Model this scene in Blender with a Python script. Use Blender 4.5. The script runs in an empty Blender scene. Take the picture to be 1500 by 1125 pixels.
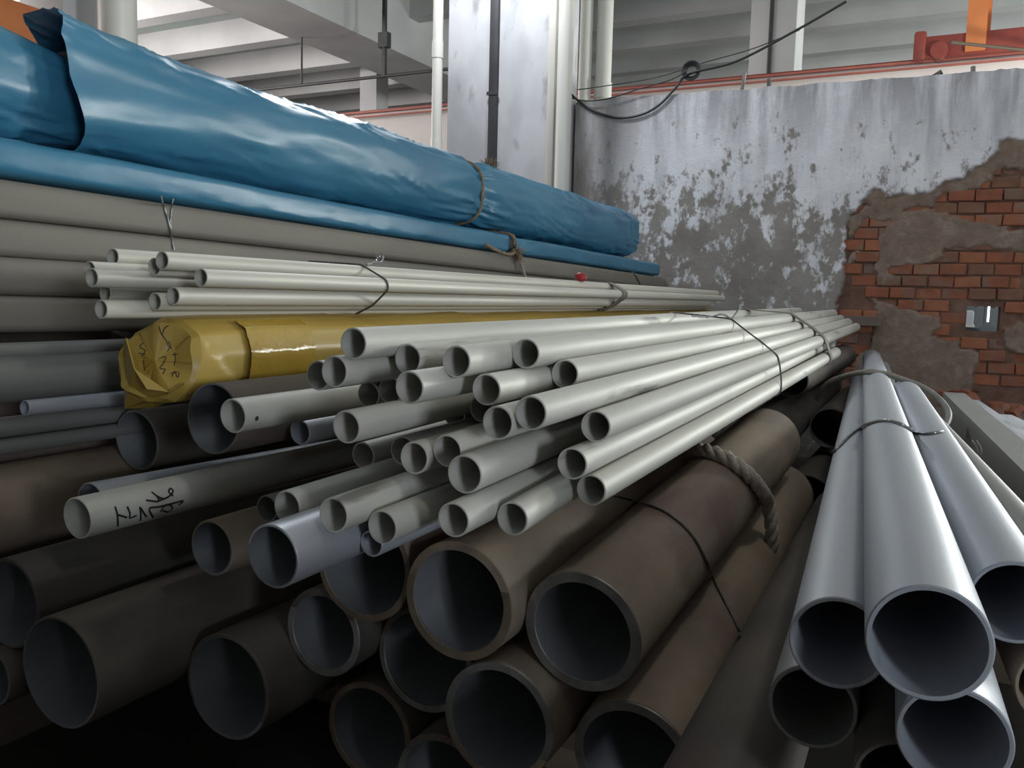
import bpy, bmesh, math, random
import numpy as np
from mathutils import Vector, Matrix, noise
from mathutils.bvhtree import BVHTree

random.seed(7)
SC = bpy.context.scene
COL = SC.collection

# ------------------------------------------------------------------ camera
F, CX, CY, H = 1250.0, 750.0, 562.5, 0.86        # focal length in pixels of the 1500 x 1125 frame, eye height
_y = Vector(((1390 - CX) / F, (CY - 450) / F, 1.0)).normalized()   # the pipes run along world +Y
_h = Vector((1, -.025, 0))
_z = _y.cross(_h).normalized()
if _z[1] < 0: _z = -_z
_x = _y.cross(_z)
if _x[0] < 0: _x = -_x
M = (_x, _y, _z)                                  # world axes in camera (right, up, forward)
CAM = Vector((0, 0, H))
def ray(px, py):
    c = Vector(((px - CX) / F, (CY - py) / F, 1.0))
    return Vector((M[0].dot(c), M[1].dot(c), M[2].dot(c)))
def P(px, py, d): return CAM + ray(px, py) * d    # a measured pixel at a depth in metres
cam = bpy.data.cameras.new('camera'); cam.sensor_width = 36.0; cam.lens = 36.0 * F / 1500.0
cam.clip_start = .02; cam.clip_end = 100
co = bpy.data.objects.new('camera', cam); COL.objects.link(co)
R = Matrix(((M[0][0], M[0][1], -M[0][2]), (M[1][0], M[1][1], -M[1][2]), (M[2][0], M[2][1], -M[2][2])))
co.matrix_world = Matrix.Translation(CAM) @ R.to_4x4()
SC.camera = co

# ------------------------------------------------------------------ light
W = bpy.data.worlds.new('world'); SC.world = W; W.use_nodes = True
bg = W.node_tree.nodes['Background']; bg.inputs[0].default_value = (.78, .88, 1, 1); bg.inputs[1].default_value = .25
def area(name, loc, target, sx, sy, power, col):
    l = bpy.data.lights.new(name, 'AREA'); l.shape = 'RECTANGLE'; l.size = sx; l.size_y = sy; l.energy = power; l.color = col
    o = bpy.data.objects.new(name, l); COL.objects.link(o); o.location = loc
    o.rotation_euler = (Vector(target) - Vector(loc)).to_track_quat('-Z', 'Y').to_euler()
    return o
area('gate_daylight', (5.8, -2.6, 1.42), (-.6, 1.4, .8), 1.5, 1.2, 205, (.84, .92, 1))
area('window_daylight_right', (5.7, 10.5, 2.4), (-1, 10.5, 3.0), 6.0, 1.8, 700, (.95, 1, .96))
area('window_daylight_left', (-11.7, 4.5, 3.2), (-2, 6.0, 2.6), 6.0, 1.6, 800, (1, .95, .92))
lp = bpy.data.lights.new('bay_lamp', 'POINT'); lp.energy = 105; lp.shadow_soft_size = .14; lp.color = (.92, .96, 1)
lo = bpy.data.objects.new('bay_lamp', lp); COL.objects.link(lo); lo.location = (-2.35, 3.9, 3.15)
lp3 = bpy.data.lights.new('next_bay_fill', 'POINT'); lp3.energy = 430; lp3.shadow_soft_size = .2; lp3.color = (.95, 1, .95)  # unseen fill added behind the wall to brighten the next bay's ceiling
lo3 = bpy.data.objects.new('next_bay_fill', lp3); COL.objects.link(lo3); lo3.location = (1.9, 6.3, 1.6)
lp2 = bpy.data.lights.new('overhead_fill', 'POINT'); lp2.energy = 36; lp2.shadow_soft_size = .12; lp2.color = (1, .95, .87)  # unseen overhead light added to brighten the pipe tops
lo2 = bpy.data.objects.new('overhead_fill', lp2); COL.objects.link(lo2); lo2.location = (.55, 1.5, 3.2)
VS = SC.view_settings
VS.view_transform = 'Standard'; VS.look = 'None'; VS.gamma = 1; VS.use_curve_mapping = False; VS.exposure = -0.32

# ------------------------------------------------------------------ materials
def mat(name, c, c2=None, rough=.6, metal=0.0, scale=6.0, st=(1, 1, 1), lo=.35, hi=.65, bump=0.0, bscale=40.0, c3=None, c3lo=.62, c3hi=.7, c3scale=14.0, spec=.5, rvar=0.0, emit=0.0, coat=0.0):
    m = bpy.data.materials.new(name); m.use_nodes = True
    n = m.node_tree.nodes; k = m.node_tree.links; b = n['Principled BSDF']
    b.inputs['Roughness'].default_value = rough; b.inputs['Metallic'].default_value = metal
    b.inputs['Specular IOR Level'].default_value = spec
    b.inputs['Base Color'].default_value = (*c, 1)
    if coat: b.inputs['Coat Weight'].default_value = coat; b.inputs['Coat Roughness'].default_value = .12
    tc = n.new('ShaderNodeTexCoord'); mp = n.new('ShaderNodeMapping'); mp.inputs['Scale'].default_value = st
    k.new(tc.outputs['Object'], mp.inputs['Vector'])
    oi = n.new('ShaderNodeObjectInfo'); om = n.new('ShaderNodeMath'); om.operation = 'MULTIPLY'; om.inputs[1].default_value = 37.0
    k.new(oi.outputs['Random'], om.inputs[0]); k.new(om.outputs[0], mp.inputs['Location'])
    def ns(s, det=5.0):
        t = n.new('ShaderNodeTexNoise'); t.inputs['Scale'].default_value = s; t.inputs['Detail'].default_value = det
        k.new(mp.outputs['Vector'], t.inputs['Vector']); return t.outputs['Fac']
    def ramp(src, a, z):
        r = n.new('ShaderNodeMapRange'); r.inputs['From Min'].default_value = a; r.inputs['From Max'].default_value = z
        k.new(src, r.inputs['Value']); return r.outputs['Result']
    out = None
    if c2:
        x = n.new('ShaderNodeMix'); x.data_type = 'RGBA'; x.inputs['A'].default_value = (*c, 1); x.inputs['B'].default_value = (*c2, 1)
        fac = ramp(ns(scale), lo, hi); k.new(fac, x.inputs['Factor']); out = x.outputs['Result']
        if rvar:
            r = n.new('ShaderNodeMapRange'); r.inputs['To Min'].default_value = rough; r.inputs['To Max'].default_value = rough + rvar
            k.new(fac, r.inputs['Value']); k.new(r.outputs['Result'], b.inputs['Roughness'])
    if c3:
        x = n.new('ShaderNodeMix'); x.data_type = 'RGBA'; x.inputs['B'].default_value = (*c3, 1)
        if out: k.new(out, x.inputs['A'])
        else: x.inputs['A'].default_value = (*c, 1)
        k.new(ramp(ns(c3scale), c3lo, c3hi), x.inputs['Factor']); out = x.outputs['Result']
    if out: k.new(out, b.inputs['Base Color'])
    if bump:
        bp = n.new('ShaderNodeBump'); bp.inputs['Strength'].default_value = bump; bp.inputs['Distance'].default_value = .004
        k.new(ns(bscale, 4), bp.inputs['Height']); k.new(bp.outputs['Normal'], b.inputs['Normal'])
    if emit:
        b.inputs['Emission Color'].default_value = (*c, 1); b.inputs['Emission Strength'].default_value = emit
    return m
AX = (1, .12, 1)
MT = dict(
 pale=mat('pale_steel', (.61, .60, .55), (.47, .46, .42), .55, .12, 9, AX, .4, .75, .12, 60, (.25, .24, .22), .66, .74, 22, rvar=.15),
 pale2=mat('ivory_steel', (.64, .615, .545), (.51, .49, .435), .5, .12, 9, AX, .4, .75, .1, 60, rvar=.12),
 grey=mat('grey_blue_steel', (.50, .525, .58), (.38, .40, .45), .40, .3, 7, AX, .35, .7, .15, 50, (.22, .23, .26), .64, .75, 16, rvar=.2),
 bright=mat('bright_steel', (.58, .60, .65), (.46, .48, .53), .34, .4, 7, AX, .35, .7, .1, 50, rvar=.15),
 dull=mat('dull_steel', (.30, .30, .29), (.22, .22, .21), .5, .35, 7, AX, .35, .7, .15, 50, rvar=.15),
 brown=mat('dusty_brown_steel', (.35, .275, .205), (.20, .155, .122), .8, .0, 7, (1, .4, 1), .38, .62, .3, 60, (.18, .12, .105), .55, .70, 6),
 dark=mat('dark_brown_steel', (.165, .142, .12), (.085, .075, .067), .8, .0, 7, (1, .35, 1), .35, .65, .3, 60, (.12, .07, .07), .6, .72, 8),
 inner=mat('bare_inner_steel', (.25, .262, .28), (.175, .183, .198), .6, .2, 8, (1, .3, 1), .35, .65, .2, 60),
 rim=mat('rusty_cut_edge', (.23, .175, .125), (.15, .115, .09), .6, .3, 30, (1, 1, 1), .35, .65, .3, 120),
 rimgrey=mat('grey_cut_edge', (.30, .295, .29), (.20, .19, .18), .5, .45, 30, (1, 1, 1), .35, .65, .2, 120),
 tube=mat('drab_square_tube', (.27, .245, .21), (.20, .185, .16), .6, .1, 5, (1, .2, 1), .35, .65, .15, 60, (.20, .185, .16), .6, .75, 7),
 tarp=mat('blue_tarpaulin', (.055, .235, .380), (.042, .190, .325), .36, 0, 5, (1, .6, 1), .35, .65, .45, 16, spec=.6),
 tarpin=mat('tarpaulin_lining', (.05, .055, .075), None, .6),
 yellow=mat('yellow_paper', (.50, .345, .075), (.41, .275, .055), .42, 0, 6, (1, .5, 1), .35, .65, .2, 30),
 tape=mat('clear_tape_on_paper', (.52, .35, .06), (.45, .29, .045), .12, 0, 9, (1, 1, 1), .35, .65, .5, 35, coat=.6),
 ink=mat('black_marker', (.02, .02, .022), None, .6),
 wire=mat('galvanised_wire', (.42, .43, .43), (.25, .25, .25), .35, .8, 40),
 wiredk=mat('dull_wire', (.16, .15, .14), (.10, .095, .09), .5, .5, 40),
 strap=mat('grey_strap', (.27, .25, .225), (.19, .175, .16), .6, .1, 30),
 rope=mat('hemp_rope', (.56, .51, .45), (.38, .34, .30), .9, 0, 60, (1, 1, 1), .35, .65, .6, 200),
 ropetan=mat('tan_rope', (.36, .28, .19), (.24, .18, .12), .9, 0, 60, (1, 1, 1), .35, .65, .6, 200),
 white=mat('white_plastic', (.70, .69, .64), (.60, .58, .53), .4, 0, 3, (1, 1, .2), .4, .7),
 concrete=mat('column_plaster', (.62, .62, .65), (.47, .475, .50), .8, 0, 4, (1, 1, .5), .4, .62, .3, 30, (.33, .33, .34), .60, .72, 7),
 beam=mat('painted_beam', (.60, .60, .60), (.50, .50, .51), .8, 0, 1.2, (1, 1, 1), .35, .65, .1, 20),
 slab=mat('greenish_slab', (.40, .45, .43), (.34, .39, .375), .8, 0, .8, (1, 1, 1), .35, .65, .1, 20),
 girder=mat('runway_paint', (.70, .655, .63), (.62, .57, .55), .7, 0, 1.5, (1, 1, 1), .35, .65),
 red=mat('red_oxide', (.28, .055, .04), (.20, .04, .032), .55, .1, 6, (1, 1, 1), .35, .65, .2, 40),
 railred=mat('faded_red_rail', (.42, .13, .10), (.33, .10, .08), .6, .1, 6),
 orange=mat('orange_paint', (.60, .20, .06), (.50, .155, .05), .5, 0, 4, (1, 1, 1), .35, .65),
 black=mat('black_conduit', (.035, .035, .04), (.055, .055, .06), .6),
 floor=mat('dirt_floor', (.055, .047, .043), (.033, .029, .027), .9, 0, 2.5, (1, 1, 1), .35, .65, .5, 30),
 hall=mat('hall_wall', (.52, .51, .49), (.44, .43, .41), .85, 0, 1.2),
 timber=mat('old_timber', (.14, .105, .075), (.09, .07, .05), .85, 0, 6, (.2, 1, 1), .35, .65, .4, 40),
 core=mat('wall_core', (.19, .15, .13), (.14, .11, .095), .9, 0, 8),
 brick=mat('red_brick', (.30, .105, .056), (.22, .078, .045), .9, 0, 14, (1, 1, 1), .3, .7, .6, 90, (.20, .125, .095), .50, .66, 9),
 brick2=mat('orange_brick', (.34, .132, .07), (.27, .10, .055), .9, 0, 14, (1, 1, 1), .3, .7, .6, 90, (.24, .155, .115), .52, .68, 9),
 brick3=mat('brown_brick', (.235, .115, .075), (.175, .085, .055), .9, 0, 14, (1, 1, 1), .3, .7, .6, 90, (.19, .135, .105), .50, .66, 9),
 redtag=mat('red_plastic', (.42, .03, .035), (.30, .02, .025), .4),
 cable=mat('black_cable', (.03, .032, .033), None, .5),
 pane=mat('bright_window', (1, .90, .86), None, .5, emit=1.0),
 glow=mat('lamp_tube', (.93, .97, 1), None, .5, emit=2.2),
 binwhite=mat('white_bin', (.55, .58, .64), (.45, .48, .53), .5, 0, 6),
 navy=mat('dark_panel', (.035, .042, .05), (.028, .033, .04), .5, 0, 3),
)

# ------------------------------------------------------------------ helpers
def link(name, me, m=None, parent=None, smooth=None):
    o = bpy.data.objects.new(name, me); COL.objects.link(o)
    if m is not None and not me.materials: me.materials.append(MT[m] if isinstance(m, str) else m)
    if smooth is not None:
        me.shade_smooth(); me.set_sharp_from_angle(angle=math.radians(smooth))
    if parent is not None: o.parent = parent; o.matrix_parent_inverse = parent.matrix_world.inverted()
    return o
def tag(o, label, cat, group=None):
    o['label'] = label; o['category'] = cat
    if group: o['group'] = group
    return o
def struct(o, label=None):
    o['kind'] = 'structure'
    if label: o['label'] = label
    return o
def empty(name, loc=(0, 0, 0)):
    o = bpy.data.objects.new(name, None); COL.objects.link(o); o.location = loc
    bpy.context.view_layer.update() if False else None
    o.matrix_world = Matrix.Translation(Vector(loc)); return o
def pym(name, v, f):
    me = bpy.data.meshes.new(name); me.from_pydata([tuple(p) for p in v], [], f); me.update(); return me
def boxm(name, x0, x1, y0, y1, z0, z1, bev=0.0):
    bm = bmesh.new()
    g = bmesh.ops.create_cube(bm, size=1)
    for v in bm.verts:
        v.co = Vector((x0 + (v.co.x + .5) * (x1 - x0), y0 + (v.co.y + .5) * (y1 - y0), z0 + (v.co.z + .5) * (z1 - z0)))
    if bev: bmesh.ops.bevel(bm, geom=bm.edges[:], offset=bev, segments=2, affect='EDGES', profile=.5)
    me = bpy.data.meshes.new(name); bm.to_mesh(me); bm.free(); return me
def box(name, x0, x1, y0, y1, z0, z1, m, parent=None, bev=0.0):
    return link(name, boxm(name, x0, x1, y0, y1, z0, z1, bev), m, parent, 35 if bev else None)
def boxes(name, lst, m, parent=None):
    v = []; f = []
    for (x0, x1, y0, y1, z0, z1) in lst:
        b = len(v)
        v += [(x0, y0, z0), (x1, y0, z0), (x1, y1, z0), (x0, y1, z0), (x0, y0, z1), (x1, y0, z1), (x1, y1, z1), (x0, y1, z1)]
        f += [tuple(b + i for i in q) for q in ((0, 3, 2, 1), (4, 5, 6, 7), (0, 1, 5, 4), (1, 2, 6, 5), (2, 3, 7, 6), (3, 0, 4, 7))]
    return link(name, pym(name, v, f), m, parent)
def frame(d):
    d = d.normalized(); u = Vector((0, 0, 1)) if abs(d.z) < .9 else Vector((1, 0, 0))
    x = d.cross(u).normalized(); return x, x.cross(d).normalized() * -1 if False else d.cross(x).normalized() * -1
def smooth_path(pts, n=6):
    pts = [Vector(p) for p in pts]; out = []
    for i in range(len(pts) - 1):
        a = pts[max(i - 1, 0)]; b = pts[i]; c = pts[i + 1]; d = pts[min(i + 2, len(pts) - 1)]
        for k in range(n):
            t = k / n
            out.append(.5 * ((2 * b) + (c - a) * t + (2 * a - 5 * b + 4 * c - d) * t * t + (3 * b - a - 3 * c + d) * t ** 3))
    out.append(pts[-1]); return out
def sweep(pts, r, seg=8, closed=False, flat=None):
    """tube along a path; r a number or list; flat=(w,t) gives a strap section"""
    v = []; f = []; n = len(pts); u = None
    for i in range(n):
        a = pts[i - 1] if (i or closed) else pts[i]; b = pts[(i + 1) % n] if (i < n - 1 or closed) else pts[i]
        d = (b - a).normalized() if (b - a).length > 1e-9 else Vector((0, 1, 0))
        if u is None: u = d.orthogonal().normalized()
        u = (u - d * u.dot(d)).normalized(); w = d.cross(u)
        rr = r[i] if isinstance(r, (list, tuple)) else r
        for k in range(seg):
            t = 2 * math.pi * k / seg
            v.append(pts[i] + (u * math.cos(t) + w * math.sin(t)) * rr)
    for i in range(n if closed else n - 1):
        for k in range(seg):
            a = i * seg + k; b = i * seg + (k + 1) % seg; c = ((i + 1) % n) * seg
            f.append((a, b, c + (k + 1) % seg, c + k))
    if not closed: f += [tuple(range(seg))[::-1], tuple((n - 1) * seg + k for k in range(seg))]
    return v, f
def tubeobj(name, pts, r, m, parent=None, seg=8, closed=False):
    v, f = sweep(pts, r, seg, closed); return link(name, pym(name, v, f), m, parent, 60)
def strapm(name, pts, w, t, axis=Vector((0, 1, 0)), closed=True):
    """flat strap: width w along axis, thickness t outward, round the centroid"""
    n = len(pts); c = sum(pts, Vector()) / n; v = []; f = []
    for i in range(n):
        a = pts[i - 1] if (i or closed) else pts[i]; b = pts[(i + 1) % n] if (i < n - 1 or closed) else pts[i]
        d = (b - a).normalized(); o = d.cross(axis).normalized()
        if o.dot(pts[i] - c) < 0: o = -o
        for (s, q) in ((-.5, 0), (.5, 0), (.5, 1), (-.5, 1)): v.append(pts[i] + axis * (s * w) + o * (q * t))
    for i in range(n if closed else n - 1):
        for k in range(4):
            a = i * 4; b = ((i + 1) % n) * 4
            f.append((a + k, a + (k + 1) % 4, b + (k + 1) % 4, b + k))
    return pym(name, v, f)
def pipemesh(name, L, od, wall, seg=40, wob=.0012, cut=0.0, rings=7):
    """hollow pipe along local +Y from the origin; chamfered ends; cut = slant of the near cut"""
    ro = od / 2; ri = ro - wall; ch = min(.0012, wall * .3); rows = []
    ys = [L * i / (rings - 1) for i in range(rings)]
    prof = [(ri, y) for y in reversed(ys)]
    prof[0] = (ri, L); prof[-1] = (ri, 0)
    prof += [(ri + ch * .3, 0.0), (ro - ch, 0.0), (ro, ch)] + [(ro, y) for y in ys[1:-1]] + [(ro, L - ch), (ro - ch, L)]
    v = []; f = []; n = len(prof)
    for (r, y) in prof:
        sag = wob * math.sin(y * 2.1 + od * 90)
        for k in range(seg):
            t = 2 * math.pi * k / seg; z = r * math.sin(t)
            yy = y + (cut * z if y < .02 else 0)
            v.append((r * math.cos(t), yy, z + sag))
    for i in range(n):
        for k in range(seg):
            a = i * seg; b = ((i + 1) % n) * seg
            f.append((a + k, b + k, b + (k + 1) % seg, a + (k + 1) % seg))
    return pym(name, v, f)
def aim(o, p0, p1):
    d = (Vector(p1) - Vector(p0)); q = Vector((0, 1, 0)).rotation_difference(d)
    o.matrix_world = Matrix.Translation(Vector(p0)) @ q.to_matrix().to_4x4(); return d.length
BV = {}
def bvh(o):
    if o.name not in BV:
        me = o.data; mw = o.matrix_world
        BV[o.name] = BVHTree.FromPolygons([mw @ v.co for v in me.vertices], [tuple(p.vertices) for p in me.polygons])
    return BV[o.name]
def hit(px, py, objs, off=0.0, src=None):
    d = ray(px, py).normalized(); best = None
    for o in objs:
        l, n, i, t = bvh(o).ray_cast(CAM, d)
        if l is not None and (best is None or t < best[1]):
            if n.dot(d) > 0: n = -n
            best = (l + n * off, t)
    return best[0] if best else None

# ------------------------------------------------------------------ the hall
ZC = H + 3.40                                     # underside of the joists
struct(box('floor', -12.2, 6.2, -5.2, 21.2, -.12, 0, 'floor'))
ceil = struct(box('ceiling', -12.2, 6.2, -5.2, 21.2, ZC + .36, ZC + .5, 'slab'))
jm = boxm('joist', -6.22, 6.15, -.11, .11, 0, .36)
for i in range(17):
    y = 8.15 + (i - 9) * 1.13
    o = link('joist', jm, 'beam', ceil); o.location = (0, y, ZC)
jm2 = boxm('joist', -12.1, -7.02, -.12, .12, 0, .36)
for i in range(12):
    o = link('joist', jm2, 'beam', ceil); o.location = (0, 2.7 + i * 1.33, ZC)
box('beam', -7.05, -6.2, -5, 21, ZC - .47, ZC + .36, 'beam', ceil)
# outer walls, with a gate off to the right that lets the day in
struct(box('wall_front', -12.2, 6.2, -5.2, -5, 0, ZC + .3, 'hall'))
struct(boxes('wall_right', [(6, 6.2, -5.2, -4, 0, ZC + .3), (6, 6.2, -1.2, 21.2, 0, ZC + .3), (6, 6.2, -4, -1.2, 3.1, ZC + .3)], 'hall'))
struct(box('wall_far', -12.2, 6.2, 21, 21.2, 0, ZC + .3, 'hall'))
struct(boxes('added_shade_block', [(.58, .82, -3.2, -.02, 0, .84), (.58, .82, -.02, .26, 0, .60)], 'hall'), 'low stepped block added out of view to shade the pile')   # added out of view: shades the foot of the pile from the gate
wl = struct(boxes('wall_left', [(-12.2, -12, -5.2, 21.2, 0, 2.6), (-12.2, -12, -5.2, .5, 2.6, ZC + .3), (-12.2, -12, 8.1, 21.2, 2.6, ZC + .3), (-12.2, -12, .5, 8.1, 4.2, ZC + .3)], 'hall'))
w1 = struct(box('window_1', -12.14, -12.12, .5, 8.1, 2.6, 4.2, 'pane'))
for y in (.5, 2.4, 4.3, 6.2, 8.05): box('window_frame', -12.12, -12.06, y, y + .05, 2.6, 4.2, 'white', w1)

# ------------------------------------------------------------------ the back wall
WA = math.radians(3.0); WU = Vector((math.cos(WA), math.sin(WA), 0)); WN = Vector((math.sin(WA), -math.cos(WA), 0)); W0 = Vector((-.47, 5.0, 0))
def wp(px, py):
    r = ray(px, py); t = (W0 - CAM).dot(WN) / r.dot(WN); p = CAM + r * t
    return ((p - W0).dot(WU), p.z)
def wpoint(s, z, h=0.0): return W0 + WU * s + WN * h + Vector((0, 0, z))
def poly(pts): return np.array([wp(*p) for p in pts])
ZT = .5 * (wp(840, 151)[1] + wp(1490, 100)[1])
S0 = -1.63; S1 = 1.5
brick_zone = poly([(1222, 720), (1224, 470), (1231, 430), (1238, 385), (1240, 335), (1243, 312), (1262, 297), (1282, 275), (1300, 285), (1345, 285), (1395, 264), (1440, 242), (1452, 224), (1462, 207), (1482, 202), (1520, 206), (1570, 190), (1900, 190), (1900, 720)])
patches = [poly(q) for q in (
 [(1258, 300), (1282, 270), (1310, 280), (1440, 236), (1455, 205), (1490, 196), (1540, 205), (1540, 248), (1456, 250), (1448, 266), (1400, 283), (1366, 290), (1365, 303), (1332, 305), (1312, 324), (1284, 326), (1272, 316), (1262, 330), (1244, 352), (1242, 318), (1275, 300)],
 [(1290, 345), (1325, 310), (1368, 306), (1400, 320), (1440, 322), (1500, 338), (1520, 372), (1452, 362), (1388, 366), (1384, 380), (1345, 390), (1300, 390), (1312, 408), (1292, 420), (1282, 388)],
 [(1274, 432), (1290, 445), (1332, 450), (1372, 466), (1382, 478), (1366, 492), (1402, 502), (1402, 545), (1380, 570), (1370, 640), (1230, 640), (1246, 540), (1276, 505), (1286, 470)],
 [(1385, 512), (1420, 508), (1440, 520), (1430, 560), (1400, 590), (1375, 575)],
 [(1470, 478), (1500, 470), (1530, 500), (1510, 520), (1480, 515)],
 [(1238, 392), (1246, 372), (1256, 366), (1262, 372), (1252, 384)])]
hx0, hz1 = wp(1417, 449); hx1, hz0 = wp(1464, 486)        # the knocked-out hole
def sdist(pts, q):
    """signed distance of points (n,2) to polygon q, positive inside"""
    d = np.full(len(pts), 1e9); ins = np.zeros(len(pts), bool)
    for i in range(len(q)):
        a, b = q[i - 1], q[i]; e = b - a; w = pts - a
        t = np.clip((w @ e) / max(e @ e, 1e-12), 0, 1); d = np.minimum(d, np.linalg.norm(w - t[:, None] * e, axis=1))
        c = ((a[1] > pts[:, 1]) != (b[1] > pts[:, 1]))
        with np.errstate(divide='ignore', invalid='ignore'):
            xx = (b[0] - a[0]) * (pts[:, 1] - a[1]) / (b[1] - a[1]) + a[0]
        ins ^= c & (pts[:, 0] < xx)
    return np.where(ins, d, -d)
def nz(p, s, seed=0.0): return noise.noise(Vector((p[0] * s + seed, p[1] * s - seed, seed * 1.7)))
def heights(pts):
    wv = np.array([(.030 * nz(p, 12, 3.1) + .016 * nz(p, 38, 5.2), .020 * nz(p, 15, 8.3) + .012 * nz(p, 44, 1.9)) for p in pts])
    q = pts + wv
    db = sdist(q, brick_zone); pm = np.full(len(pts), -1e9)
    for pl in patches: pm = np.maximum(pm, sdist(q, pl))
    sm = lambda x, w: np.clip(.5 + x / w, 0, 1)
    inb = sm(db, .010); mo = sm(pm, .012)
    fine = np.array([nz(p, 30, 2.2) * .5 + nz(p, 9, 4.4) for p in pts])
    hh = (1 - inb) * (.016 + .0025 * fine) + inb * ((1 - mo) * (-.010 + .004 * fine) + mo * (.006 + .005 * fine))
    return hh, 1 - inb, inb * mo
cs = .0085
ns_, nzz = int((S1 - S0) / cs) + 1, int(ZT / cs) + 1
gs = np.linspace(S0, S1, ns_); gz = np.linspace(0, ZT, nzz)
pts = np.array([(s, z) for z in gz for s in gs])
hh, pl_m, mo_m = heights(pts)
tops = np.array([.010 * noise.noise(Vector((s * 7, 3, 0))) + .006 * noise.noise(Vector((s * 30, 1, 0))) for s in gs])
verts = []
for j, z in enumerate(gz):
    for i, s in enumerate(gs):
        k = j * ns_ + i
        verts.append(wpoint(s, z + (tops[i] if j == nzz - 1 else 0), hh[k]))
faces = []
for j in range(nzz - 1):
    for i in range(ns_ - 1):
        s = .5 * (gs[i] + gs[i + 1]); z = .5 * (gz[j] + gz[j + 1])
        wob_ = .006 * noise.noise(Vector((s * 60, z * 60, 2)))
        if hx0 + wob_ < s < hx1 + wob_ and hz0 + wob_ < z < hz1 - wob_: continue
        a = j * ns_ + i; faces.append((a, a + 1, a + 1 + ns_, a + ns_))
# top edge returns back over the core
b0 = len(verts)
for i, s in enumerate(gs): verts.append(wpoint(s, ZT + tops[i] + .003, -.25))
for i in range(ns_ - 1): faces.append(((nzz - 1) * ns_ + i, (nzz - 1) * ns_ + i + 1, b0 + i + 1, b0 + i))
me = pym('plaster', verts, faces)
ca = me.color_attributes.new('zone', 'FLOAT_COLOR', 'POINT')
cov = np.zeros(len(verts)); px_line = poly([(830, 285), (1000, 300), (1090, 262), (1150, 285), (1240, 300)])
zl = np.interp(pts[:, 0], px_line[:, 0], px_line[:, 1])
n0 = len(pts)
zsoft = pts[:, 1] - zl + np.array([.16 * nz(p, 3.5, 7.7) + .12 * nz(np.array((p[0], p[1] * .35)), 9, 9.9) for p in pts])
cov[:n0] = np.clip(.56 + zsoft / 1.0, .30, 1)
buf = np.zeros((len(verts), 4), np.float32); buf[:, 3] = 1
buf[:n0, 0] = pl_m; buf[n0:, 0] = 1; buf[:n0, 1] = mo_m; buf[:, 2] = cov
ca.data.foreach_set('color', buf.ravel())
# plaster, mortar and whitewash in one material, told apart by the zones
m = bpy.data.materials.new('old_plaster'); m.use_nodes = True; n = m.node_tree.nodes; k = m.node_tree.links; b = n['Principled BSDF']
b.inputs['Roughness'].default_value = .88
at = n.new('ShaderNodeAttribute'); at.attribute_name = 'zone'; sp = n.new('ShaderNodeSeparateColor'); k.new(at.outputs['Color'], sp.inputs['Color'])
tc = n.new('ShaderNodeTexCoord')
def tex(scale, st=(1, 1, 1), det=6.0, rough=.6, seed=(0, 0, 0)):
    mp = n.new('ShaderNodeMapping'); mp.inputs['Scale'].default_value = st; mp.inputs['Location'].default_value = seed
    k.new(tc.outputs['Object'], mp.inputs['Vector']); t = n.new('ShaderNodeTexNoise'); t.inputs['Scale'].default_value = scale
    t.inputs['Detail'].default_value = det; t.inputs['Roughness'].default_value = rough; k.new(mp.outputs['Vector'], t.inputs['Vector']); return t.outputs['Fac']
def mr(src, a, z, o0=0.0, o1=1.0):
    r = n.new('ShaderNodeMapRange'); r.inputs['From Min'].default_value = a; r.inputs['From Max'].default_value = z
    r.inputs['To Min'].default_value = o0; r.inputs['To Max'].default_value = o1; k.new(src, r.inputs['Value']); return r.outputs['Result']
def mth(op, a, c):
    q = n.new('ShaderNodeMath'); q.operation = op
    for i, s in enumerate((a, c)):
        if isinstance(s, (int, float)): q.inputs[i].default_value = s
        else: k.new(s, q.inputs[i])
    return q.outputs[0]
def mix(fac, A, B):
    x = n.new('ShaderNodeMix'); x.data_type = 'RGBA'
    for nm, s in (('A', A), ('B', B)):
        if isinstance(s, tuple): x.inputs[nm].default_value = (*s, 1)
        else: k.new(s, x.inputs[nm])
    k.new(fac, x.inputs['Factor']); return x.outputs['Result']
render_c = mix(mr(tex(5), .35, .65), (.235, .215, .20), (.32, .30, .285))            # grey render under the wash
wash_c = mix(mr(tex(3.5), .38, .66), (.82, .83, .88), (.70, .71, .76))
drip = mth('MULTIPLY', mr(tex(9, (1, 1, .10), 5), .50, .66), mr(tex(2.2, (1, 1, .6)), .40, .62))
wash_c = mix(mth('MULTIPLY', drip, .62), wash_c, (.25, .245, .265))
zsep = n.new('ShaderNodeSeparateXYZ'); k.new(tc.outputs['Object'], zsep.inputs[0])
topz = mr(zsep.outputs['Z'], ZT - .42, ZT, 0, 1)
topd = mth('MULTIPLY', topz, mr(tex(8, (1, 1, .16), 6, .65, (4, 0, 0)), .42, .60))
wash_c = mix(mth('MULTIPLY', topd, .8), wash_c, (.27, .265, .285))
xl = mr(zsep.outputs['X'], -2.0, -1.62, 1, 0)                                            # darker, streaky brown-grey end by the column
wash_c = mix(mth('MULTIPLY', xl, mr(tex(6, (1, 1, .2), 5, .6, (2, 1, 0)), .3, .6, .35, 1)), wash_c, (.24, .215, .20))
flake = mr(mth('ADD', mth('MULTIPLY', tex(13, (1, 1, .6), 7, .62), .6), mth('MULTIPLY', tex(40, (1, 1, .7), 4), .25)), .30, .56)
cover = mth('ADD', sp.outputs['Blue'], mth('SUBTRACT', flake, .55))
wash = mr(cover, .34, .58)
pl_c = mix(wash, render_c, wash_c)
mort_c = mix(mr(tex(26, det=4), .42, .62), mix(mr(tex(7), .38, .62), (.16, .115, .09), (.29, .23, .19)), (.215, .15, .115))
joint_c = mix(mr(tex(12), .35, .65), (.13, .065, .045), (.19, .11, .08))
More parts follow.
